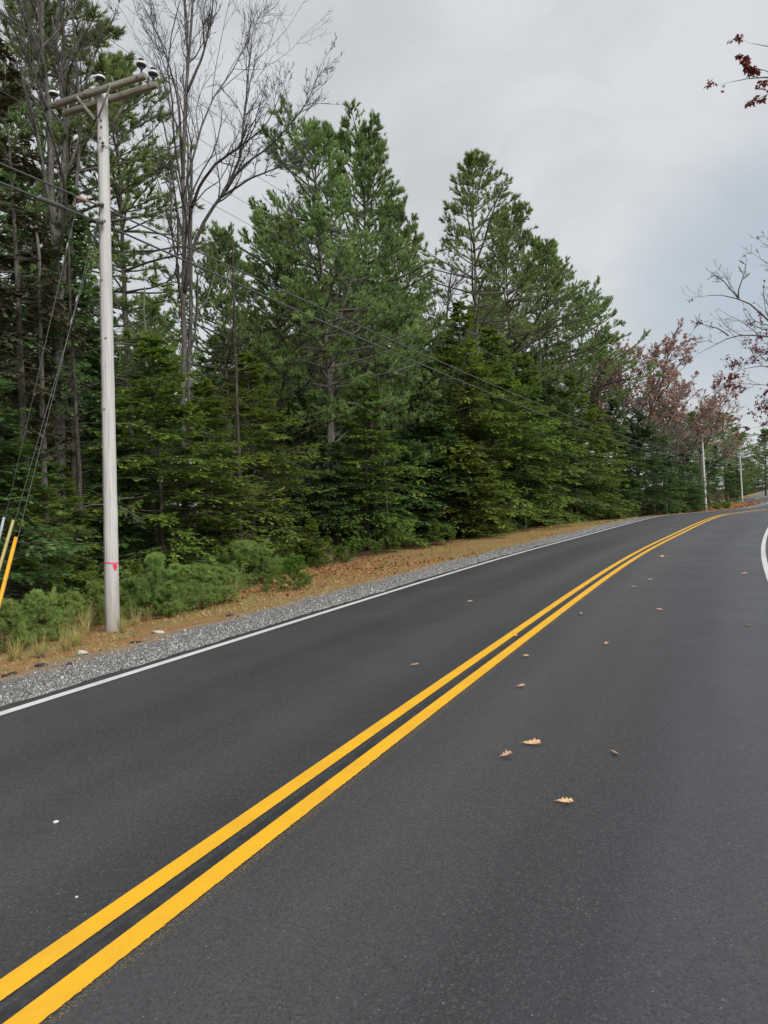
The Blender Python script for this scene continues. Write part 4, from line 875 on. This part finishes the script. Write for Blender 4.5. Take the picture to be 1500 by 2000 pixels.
for i, (px, py, k, lab) in enumerate([(120, 1250, .8, 'arching straw coloured grass tuft left of the near pole'), (165, 1240, .9, 'tall seedy grass tuft close left of the near pole'), (150, 1262, .7, 'low greenish grass tuft in front of the tall seedy one'),
    (130, 1272, .6, 'small grass clump beside the pale stone'), (265, 1222, .6, 'grass tuft just right of the near pole base'), (290, 1212, .6, 'thin grass tuft beyond the one at the pole base'), (350, 1196, .9, 'straw grass tuft in front of the sapling cluster'), (405, 1178, .8, 'pale grass tuft at the right end of the sapling cluster'),
    (30, 1290, .7, 'dry grass tuft at the left edge of the verge'), (80, 1283, .6, 'short dry grass tuft under the bushy sapling'), (645, 1100, .9, 'brownish weed tuft at the forest edge'), (672, 1095, 1.2, 'tall weed tuft left of the leafy shrub'), (800, 1066, 1.2, 'rust weed tuft between the shrubs'), (460, 1165, .7, 'grass tuft between the round sapling and the cluster'), (545, 1140, .5, 'low grass tuft amid rust leaves'), (240, 1236, .6, 'short grass tuft leaning on the front of the pole base')]):
    p = gpix(px, py); o = link('grass_tuft', TUF[i % 3], M_GRASS, None, p); o.scale = (k,) * 3; o.rotation_euler.z = i * 1.3; put(o, lab, 'grass tuft')

# ------------------------------------------------------------------ utility poles
rd = lambda s: float(np.interp(s, SS, th))
def make_insulator(parent, p, k=1.):
    a = Acc(); a.lathe(p + np.array([0, 0, .055 * k]), [(.03, 0), (.04, .012), (.062, .01), (.072, .02), (.072, .034), (.045, .05), (.035, .052)], 20)
    a.lathe(p + np.array([0, 0, .0]), [(.012, -.14), (.014, .02), (.028, .03), (.03, .055)], 12)
    o = link('insulator', a.mesh('insulator', True), M_DPORC, parent)
    b_ = Acc(); b_.lathe(p + np.array([0, 0, .078 * k]), [(.0745, 0), (.078, .004), (.078, .026), (.060, .038), (.036, .042)], 24); link('glazed_skirt', b_.mesh('glazed_skirt', True), M_PORC, o)
    c_ = Acc(); c_.lathe(p + np.array([0, 0, .12 * k]), [(.032, 0), (.034, .012), (.024, .018), (.024, .026), (.036, .032), (.034, .046), (.02, .052)], 16); link('top_cap', c_.mesh('top_cap', True), M_DPORC, o)
def make_pole(loc, Hp, r0, r1, rz, label, double, lean=(0, 0), ins=((-.90, 0), (-.12, 0), (.90, 0)), k=1., group=None):
    root = empty('utility_pole', loc, rz); root.rotation_euler = (lean[0], lean[1], rz); put(root, label, 'utility pole', group)
    a = Acc(); n = 40; zs = np.linspace(-.15, Hp, n); rg = np.random.default_rng(3); a.tube(np.c_[rg.normal(0, .0015, n), rg.normal(0, .0015, n), zs], np.linspace(r0, r1, n), 24); link('pole_shaft', a.mesh('pole_shaft', True), M_POLE, root)
    AL = 1.94 * k; zc = Hp - .03 * k
    ys = (-.125 * k, .125 * k) if double else (-.11 * k,)
    for j, yy in enumerate(ys):
        dxs = 0; a = Acc(); a.box((dxs, yy, zc), (AL, .072 * k, .084 * k), None, .006); link('crossarm', a.mesh('crossarm'), M_ARM, root)
        for sg in (-1, 1):
            a = Acc(); p0 = np.array([sg * .34 * k, yy + (-.055 if yy < 0 else .055) * k, zc - .03]); p1 = np.array([sg * .05 * k, yy * .92 + (-.02 if yy < 0 else .02), zc - .40 * k])
            d = Vector(p1 - p0); q_ = Vector((0, 0, 1)).rotation_difference(d).to_matrix(); a.box((p0 + p1) / 2, (.042 * k, .018, d.length + .05), q_, .003); link('brace', a.mesh('brace'), M_ARM, root)
    for x_, j in ins: make_insulator(root, np.array([x_ * k, ys[min(j, len(ys) - 1)] if j < 2 else 0, zc + .05 * k + .035 + (.10 if j == 2 else 0)]), 1.12)
    if double:
        for x_ in (-.86, -.2, .30, .86):
            a = Acc(); a.tube([(x_, -.19, zc), (x_, .19, zc)], .008, 8); a.lathe((x_, -.175, zc), [(.02, -.008), (.02, .004)], 6, (0, 1, 0)); link('through_bolt', a.mesh('through_bolt'), M_STEEL, root)
        for z_, aa in ((Hp - .45, .5), (Hp - .55, .5), (Hp - .72, .3), (Hp - 2.9, .1), (Hp - 3.15, -.3), (5.2, -.6), (4.6, -.7), (4.6, .6), (3.5, .2), (2.9, -.4)):
            r_ = np.interp(z_, [0, Hp], [r0, r1]); dv = np.array([math.sin(aa - rz) * 1, -math.cos(aa - rz), 0]); a = Acc(); a.tube([dv * (r_ - .01) + [0, 0, z_], dv * (r_ + .022) + [0, 0, z_]], [.009, .009], 8); a.lathe(dv * (r_ + .008) + [0, 0, z_], [(.017, -.004), (.017, .006)], 6, tuple(dv)); link('bolt', a.mesh('bolt'), M_STEEL, root)
    return root
# near pole
pb = None; Yp = 11.2; xb = at(220, 1230, Yp)[0]; zb = gz(xb, Yp); 
top_ = at(200, 183, Yp); Hp = top_[2] - zb
leanx = (top_[0] - at(220, 1230, Yp)[0]) / Hp
RD0 = .4386
pole1 = make_pole((xb, Yp, zb), Hp, .112, .080, 0, 'near weathered utility pole with doubled crossarm and pink tape', True, ins=((-.90, 0), (-.04, 2), (.90, 0), (.90, 1)))
arm_rz = -RD0 + .02
pole1.rotation_euler = (0, 0, 0); Mx = Matrix.Translation((xb, Yp, zb)) @ Matrix.Rotation(leanx, 4, 'Y') @ Matrix.Rotation(arm_rz, 4, 'Z')
pole1.matrix_world = Mx
def far_pole(px, pbase, ptop, Y, s, label):
    pbp, ptp = at(px[0], pbase, Y), at(px[1], ptop, Y); z0 = gz(pbp[0], Y); Hh = ptp[2] - z0; k = Hh / 8.2
    r_ = make_pole((pbp[0], Y, z0), Hh, .14, .10, 0, label, False, ins=((-.90, 0), (-.0, 0), (.90, 0)), k=1.25)
    r_.matrix_world = Matrix.Translation((pbp[0], Y, z0)) @ Matrix.Rotation((ptp[0] - pbp[0]) / Hh, 4, 'Y') @ Matrix.Rotation(-rd(s) + .1, 4, 'Z'); return r_, Hh
pole2, H2 = far_pole((1379, 1371), 1000, 853, 76, 84, 'second utility pole standing past the bend beside the road edge')
pole3, H3 = far_pole((1450, 1444.5), 984, 882, 112, 124, 'third and farthest utility pole by the far bend')
bpy.context.view_layer.update()
def pw(po, x, y, z): return np.array(po.matrix_world @ Vector((x, y, z)))
def catenary(A, B, sag, n=24):
    t = np.linspace(0, 1, n)[:, None]; P = A + (B - A) * t; P[:, 2] -= (4 * sag * t * (1 - t))[:, 0]; return P
back = np.array([-math.sin(RD0), -math.cos(RD0), 0.0]) * 48
def wire(name, label, cat, A, mids, r, m, sags, backdz=0.0, group=None):
    P = [catenary(A + back + np.array([0, 0, backdz]), A, sags[0])[:-1]]; pts = [A] + mids
    for i in range(len(pts) - 1): P.append(catenary(pts[i], pts[i + 1], sags[i + 1])[(0 if i == 0 else 1):])
    a = Acc(); a.tube(np.concatenate(P), r, 6); o = link(name, a.mesh(name, True), m); put(o, label, cat, group); return o
zi = .205; k2 = 1.25
e2 = lambda po, Hh, x: pw(po, x * k2, -.11 * k2, Hh + .2)
wire('power_line', 'upper bare power line from the left crossarm insulator', 'power line', pw(pole1, -.90, -.125, Hp + zi - .01), [e2(pole2, H2, -.9), e2(pole3, H3, -.9)], .0042, M_ALU, (.35, .75, .4))
wire('power_line', 'upper bare power line from the crossarm insulator nearest the shaft', 'power line', pw(pole1, -.04, 0, Hp + zi + .09), [e2(pole2, H2, 0), e2(pole3, H3, 0)], .0042, M_ALU, (.35, .75, .4))
wire('power_line', 'upper bare power line from the right crossarm insulators', 'power line', pw(pole1, .90, -.125, Hp + zi - .01), [pw(pole1, .90, .125, Hp + zi - .01), e2(pole2, H2, .9), e2(pole3, H3, .9)], .0042, M_ALU, (.35, 0.0, .75, .4))
zl = lambda py: at(205, py, Yp)[2] - zb
wire('neutral_wire', 'thin neutral wire clamped to the near pole below the crossarm', 'power line', pw(pole1, .09, -.10, zl(290)), [pw(pole2, .14, -.14, H2 - .9), pw(pole3, .14, -.14, H3 - .9)], .0042, M_ALU, (.35, .8, .4))
wire('communication_cable', 'upper of the two thick cables crossing the near pole', 'cable', pw(pole1, .02, -.145, zl(408)), [pw(pole2, -.05, -.17, H2 - 1.95), pw(pole3, 0, -.17, H3 - 1.6)], .014, M_BLK, (.3, .85, .5))
wire('communication_cable', 'lower of the two thick cables crossing the near pole', 'cable', pw(pole1, .02, -.15, zl(440)), [pw(pole2, -.05, -.17, H2 - 2.3), pw(pole3, 0, -.17, H3 - 2.2)], .016, M_BLK, (.3, .95, .5))
# hardware where the cables cross the pole
a = Acc(); a.box((.06, -.14, zl(408)), (.11, .05, .04), None, .006); a.tube([(.06, -.14, zl(408)), (.06, -.08, zl(408))], .012, 8); link('cable_clamp', a.mesh('cable_clamp'), M_BLK, pole1)
a = Acc(); a.box((.07, -.145, zl(440)), (.15, .055, .05), None, .006); a.tube([(.05, -.14, zl(440)), (.05, -.08, zl(440))], .012, 8); link('cable_clamp', a.mesh('cable_clamp'), M_STEEL, pole1)
t = np.linspace(0, np.pi, 14); a = Acc(); a.tube(np.c_[-.02 - .085 * np.cos(t), -.125 + 0 * t, zl(442) - .26 * np.sin(t)], .004, 6); link('drip_loop', a.mesh('drip_loop', True), M_BLK, pole1)
a = Acc(); a.lathe((.09, -.10, zl(290)), [(.022, -.035), (.022, -.015), (.012, -.008), (.012, .008), (.022, .015), (.022, .035)], 12); link('spool_insulator', a.mesh('spool_insulator', True), M_DPORC, pole1)
# splice closures hanging on the cables left of the pole
bkd = back / 48
for off, zz, L_c, rr, lab in ((-.62, zl(440), .5, .035, 'black splice sleeve on the lower cable just left of the near pole'), (-.2, zl(408), .22, .02, 'faded red sleeve on the upper cable at the near pole')):
    A = pw(pole1, .02, -.148, zz); P0 = A + bkd * abs(off); P0[2] -= .01; P1 = A + bkd * (abs(off) + L_c); P1[2] -= .03
    a = Acc(); a.tube([P0, P0 * .9 + P1 * .1, P0 * .1 + P1 * .9, P1], [.017, rr, rr, .017], 10); put(link('cable_sleeve', a.mesh('cable_sleeve', True), M_BLK if rr > .03 else mat('faded_red_sleeve', (.42, .20, .16), .6)[0]), lab, 'cable sleeve')
a = Acc(); zz_ = np.linspace(.1, zl(300), 30); a_g = math.radians(232) - arm_rz; rr_ = np.interp(zz_, [0, Hp], [.112, .080]) + .004
a.tube(np.c_[rr_ * math.cos(a_g), rr_ * math.sin(a_g), zz_], .0035, 5); link('ground_wire', a.mesh('ground_wire', True), M_ALU, pole1)
for z_ in np.arange(.5, zl(320), .6):
    r_ = np.interp(z_, [0, Hp], [.112, .080]) + .004; a = Acc(); a.box((r_ * math.cos(a_g), r_ * math.sin(a_g), z_), (.02, .012, .006), Matrix.Rotation(a_g + math.pi / 2, 3, 'Z')); link('staple', a.mesh('staple'), M_STEEL, pole1)
# pink flagging tape tied round the near pole
zt = at(217, 1098, Yp)[2] - zb; rr = np.interp(zt, [0, Hp], [.112, .080]) + .003
a = Acc(); aa = np.linspace(0, 2 * np.pi, 33)[:-1]; Vv = []
for i, t_ in enumerate(aa):
    zz = zt + .012 * math.sin(t_ - 1.2)
    for h_ in (-.011, .011): Vv.append((rr * math.cos(t_), rr * math.sin(t_), zz + h_))
i = np.arange(32); j = (i + 1) % 32; a.add(Vv, np.stack([2 * i, 2 * j, 2 * j + 1, 2 * i + 1], 1))
for dx, w_, l_, tw in ((.075, .022, .115, .008), (.088, .018, .085, .004)):
    x0 = dx; y0 = -math.sqrt(max(rr ** 2 - x0 ** 2, 1e-4)) - .008; P = [(x0 + tw * u, y0 - .006 * math.sin(u * 5), zt - l_ * u) for u in np.linspace(0, 1, 6)]
    Vv = []; [Vv.extend([(p[0] - w_ / 2 - .004 * k_, p[1], p[2]), (p[0] + w_ / 2 + .004 * k_, p[1] + .003, p[2])]) for k_, p in enumerate(P)]
    a.add(Vv, [(2 * k_, 2 * k_ + 1, 2 * k_ + 3, 2 * k_ + 2) for k_ in range(5)])
o = link('flagging_tape', a.mesh('flagging_tape'), M_PINK); o.matrix_world = Matrix.Translation((xb, Yp, zb)) @ Matrix.Rotation(leanx, 4, 'Y'); put(o, 'bright pink tape tied round the near pole with a hanging tail', 'tape')
# guy wires with guards
def guy(pole_z, apx, apy, gy_, m, lab, rg_):
    A = pw(pole1, -.06, -.02, pole_z); B = gpix(apx, apy); D = A - B
    root = empty('guy_wire', B); put(root, lab, 'guy wire')
    a = Acc(); a.tube([(0, 0, -.1), tuple(D)], .0034, 6); link('wire_strand', a.mesh('wire_strand', True), M_ALU, root)
    u = D / np.linalg.norm(D); a = Acc()
    for g_top in np.arange(.5, 4, .02):
        w_ = Vector(B + u * g_top - np.array([0, 0, H])); dep = w_.dot(fwd)
        if 1000 - w_.dot(upv) / dep * F < gy_: break
    P = [u * t_ for t_ in np.linspace(.12, g_top, 10)]; a.tube(P, [rg_ * .9] + [rg_] * 8 + [rg_ * .92], 12); link('guard', a.mesh('guard', True), m, root)
    g2 = Acc(); f_ = u * np.linalg.norm(D) * .72; g2.tube([f_, f_ + u * .13], .012, 8); link('strain_insulator', g2.mesh('strain_insulator', True), M_STEEL, root)
guy(zl(400), -44, 1345, 1051, M_GY, 'guy wire in a bright yellow plastic guard, nearest of three', .021)
guy(zl(430), -60, 1310, 1016, M_GT, 'guy wire in a faded tan guard, middle of three', .019)
guy(zl(215), -55, 1280, 1010, M_GG, 'guy wire in a grey guard at the very left edge', .018)

# ------------------------------------------------------------------ small things on road and verge
def oak_leaf(seed, curl=.25, size=.1, folded=0.):
    rg = np.random.default_rng(seed); n = 9; t = np.linspace(0, 1, n); up_, dn = [], []
    wv = np.array([.05, .2, .12, .36, .18, .42, .2, .24, .02]) * rg.uniform(.85, 1.15, n)
    m = []; V = [];
    for i in range(n):
        x = (t[i] - .5) * 1.5; fw = .12 if i % 2 else -.03
        for sg in (1, 0, -1):
            w_ = wv[i] * sg; V.append((x + (fw if sg else 0), w_, curl * (1.6 * w_ * w_) + curl * .8 * (t[i] - .5) ** 2 + folded * abs(w_) + rg.normal(0, .012)))
    q = []
    for i in range(n - 1):
        for k in (0, 1): a0 = i * 3 + k; q.append((a0, a0 + 1, a0 + 4, a0 + 3))
    V = np.array(V); st = [(-.75, 0, V[1, 2]), (-.95, .02, V[1, 2] - .01), (-1.08, .05, 0.02)]
    ac_ = Acc(); V[:, 2] -= V[:, 2].min(); ac_.add(V * size, q); ac_.tube(np.array(st) * size, [.0015, .0012, .0012], 5); return ac_.mesh('oak_leaf')
lv = [(1040, 1454, .105, 0, .5, 0, 'flat tan oak leaf, upper middle of the four nearest leaves'), (989, 1478, .085, .5, 1.1, 1, 'curled brown oak leaf, leftmost of the four nearest leaves'), (1201, 1472, .06, 2.0, .7, 0, 'small tan leaf, rightmost of the four nearest leaves'),
      (1104, 1568, .085, .2, .7, 0, 'jagged orange tan oak leaf nearest the camera'), (1018, 1342, .085, .3, .9, 1, 'brown leaf right of the yellow lines above the four nearest'), (811, 1300, .085, 0, .8, 1, 'brown leaf in the far lane left of the yellow lines'),
      (1027, 1283, .085, .4, 1.2, 1, 'curled brown leaf touching distance right of the yellow lines'), (1184, 1259, .09, .8, 1.2, 1, 'curled leaf in the middle of the near lane'), (1135, 1200, .1, 1.1, .8, 1, 'leaf just right of the yellow lines in mid distance'), (1288, 1192, .1, .1, .8, 1, 'leaf in the right lane at mid distance'),
      (1461, 1223, .1, 2, .8, 1, 'lone leaf close to the right edge of the photo'), (1237, 1148, .12, .6, .9, 1, 'small distant leaf near the yellow lines'), (1270, 1134, .13, .2, .8, 1, 'pale distant leaf, mid lane beyond the small one'), (1454, 1122, .14, 0, .6, 1, 'thin flat leaf before the white curve at the right'),
      (1293, 1088, .16, .5, .7, 0, 'farthest pale leaf right of the yellow lines'), (1008, 1242, .07, 1, .5, 0, 'yellowish leaf lying on the gap of the yellow lines'), (918, 1176, .1, .3, .6, 1, 'dark flat leaf far in the left lane')]
for i, (px, py, sz, rz, curl, mi, lab) in enumerate(lv):
    p = flat(px, py, .008 if i != 15 else .012); _, yy, zz = 0, 0, 0
    s0, L0_ = sL(p[0], p[1]); z0 = float(np.interp(s0, SS, cz)[0]); p = flat(px, py, z0 + .006)
    o = link('oak_leaf', oak_leaf(100 + i, curl * .7, sz * (.72 if py > 1400 else .6), .25 if mi else .05), M_LEAFB if mi else M_LEAF, None, p); o.rotation_euler = (rg.normal(.28, .1), rg.normal(0, .1), rz); o.location.z += .012 * sz / .1; put(o, lab, 'leaf')
def rock(seed, size, flatn=.5):
    bmv = bpy.data.meshes.new('rock'); import bmesh; bm = bmesh.new(); bmesh.ops.create_icosphere(bm, subdivisions=2, radius=1); rr_ = np.random.default_rng(seed)
    pl = [(unit(rr_.normal(0, 1, 3)), rr_.uniform(.5, .8)) for _ in range(9)]
    for v in bm.verts:
        c = np.array(v.co)
        for n_, d_ in pl:
            e = c @ n_ - d_
            if e > 0: c = c - n_ * e
        v.co = Vector(c * np.array(size) * np.array([1, 1, flatn]))
    bm.to_mesh(bmv); bm.free(); return bmv
for px, py, size, mt, rz, lab, ct in [(161, 1278, (.13, .07, .10), M_ROCK, -.35, 'pale flat stone slab on the gravel left of the near pole', 'stone'), (308, 1237, (.11, .06, .07), M_ROCK, -.2, 'pale stone on pine litter right of the near pole', 'stone'),
    (80, 1284, (.07, .05, .06), M_CHUNK, 0, 'dark asphalt chunk under the bushy sapling', 'asphalt chunk'), (82, 1301, (.09, .05, .05), M_CHUNK, .4, 'flat dark asphalt chunk at the gravel edge', 'asphalt chunk'), (24, 1317, (.06, .05, .06), M_CHUNK, 1, 'dark chunk near the left edge of the gravel', 'asphalt chunk'),
    (8, 1322, (.05, .04, .05), M_CHUNK, 1.5, 'small dark chunk at the left border of the gravel', 'asphalt chunk'), (268, 1255, (.10, .04, .04), M_CHUNK, .3, 'thin dark chunk on litter below the pale stone', 'asphalt chunk'), (448, 1203, (.07, .05, .05), M_CHUNK, .3, 'dark chunk on the verge below the round sapling', 'asphalt chunk'), (135, 1298, (.05, .04, .04), M_CHUNK, 2, 'small asphalt crumb below the pale slab', 'asphalt chunk')]:
    p = gpix(px, py); o = link('stone' if mt is M_ROCK else 'asphalt_chunk', rock(int(px), size), mt, None, (p[0], p[1], p[2] + size[2] * .18)); o.rotation_euler.z = rz; put(o, lab, ct)
for px, py, sz, lab in [(109, 1605, .017, 'white pebble lying in the left lane'), (150, 1752, .008, 'tiny white chip below the white pebble')]:
    p = flat(px, py, .005); o = link('pebble', rock(int(px) + 9, (sz, sz * .7, sz), .6), M_WHT, None, p); put(o, lab, 'pebble')
for px, py, h_, lab in [(560, 1122, 38, 'tiny pine seedling at the far side of the rust leaf drift'), (622, 1108, 40, 'pine seedling in front of the upright hemlock sapling'), (668, 1098, 36, 'pine seedling left of the tall weed tuft'), (812, 1070, 30, 'pine seedling left of the small light green shrub'), (985, 1042, 28, 'pine seedling left of the thin weathered stake'), (445, 1160, 60, 'pine seedling between the cluster and the round bright sapling')]:
    small(px, py, py - h_, SAP[3 if px % 2 == 0 else 1], 1, 'pine_sapling', lab, 'pine sapling', 1.4)
# thin weathered stake at the forest edge
p = gpix(1027, 1036); a = Acc(); a.tube([(0, 0, -.1), (.01, 0, .6), (0, 0, 1.15)], [.022, .02, .018], 7); put(link('wooden_stake', a.mesh('wooden_stake'), M_ARM, None, p), 'thin weathered stake standing at the forest edge beside the verge', 'stake')
# dead lichened branches on the near hemlocks' shaded side
def dead_branch(px, py, Y, dirs, lab, seed):
    rg_ = np.random.default_rng(seed); p = at(px, py, Y); lb = [(np.array([(0, 0, 0), np.array(d) * .5 + [0, 0, .05], np.array(d)]), .012, .004) for d in dirs]
    w_, _ = make_decid(seed, lb, levels=((6, .4, .8), (5, .4, .8)), k0=6, minr=.0035, tmin=.2, up=-.02); o = link('dead_branch', w_.mesh('dead_branch'), M_DTWIG, None, p); put(o, lab, 'dead branch')
dead_branch(205, 985, 12.6, [(.7, -.3, -.25), (-.4, -.3, -.1), (.5, .2, .1)], 'bleached twiggy dead branch behind the near pole at eye level', 5)
dead_branch(150, 770, 15.5, [(-1.2, -.3, .1), (-.7, -.2, -.4), (.7, -.3, .2)], 'grey lichen covered dead branch left of the near pole', 6)
dead_branch(110, 740, 15.5, [(-.6, -.5, .2), (.8, -.2, -.2)], 'tangled lichen covered twigs behind the guy wires', 7)
#DBG
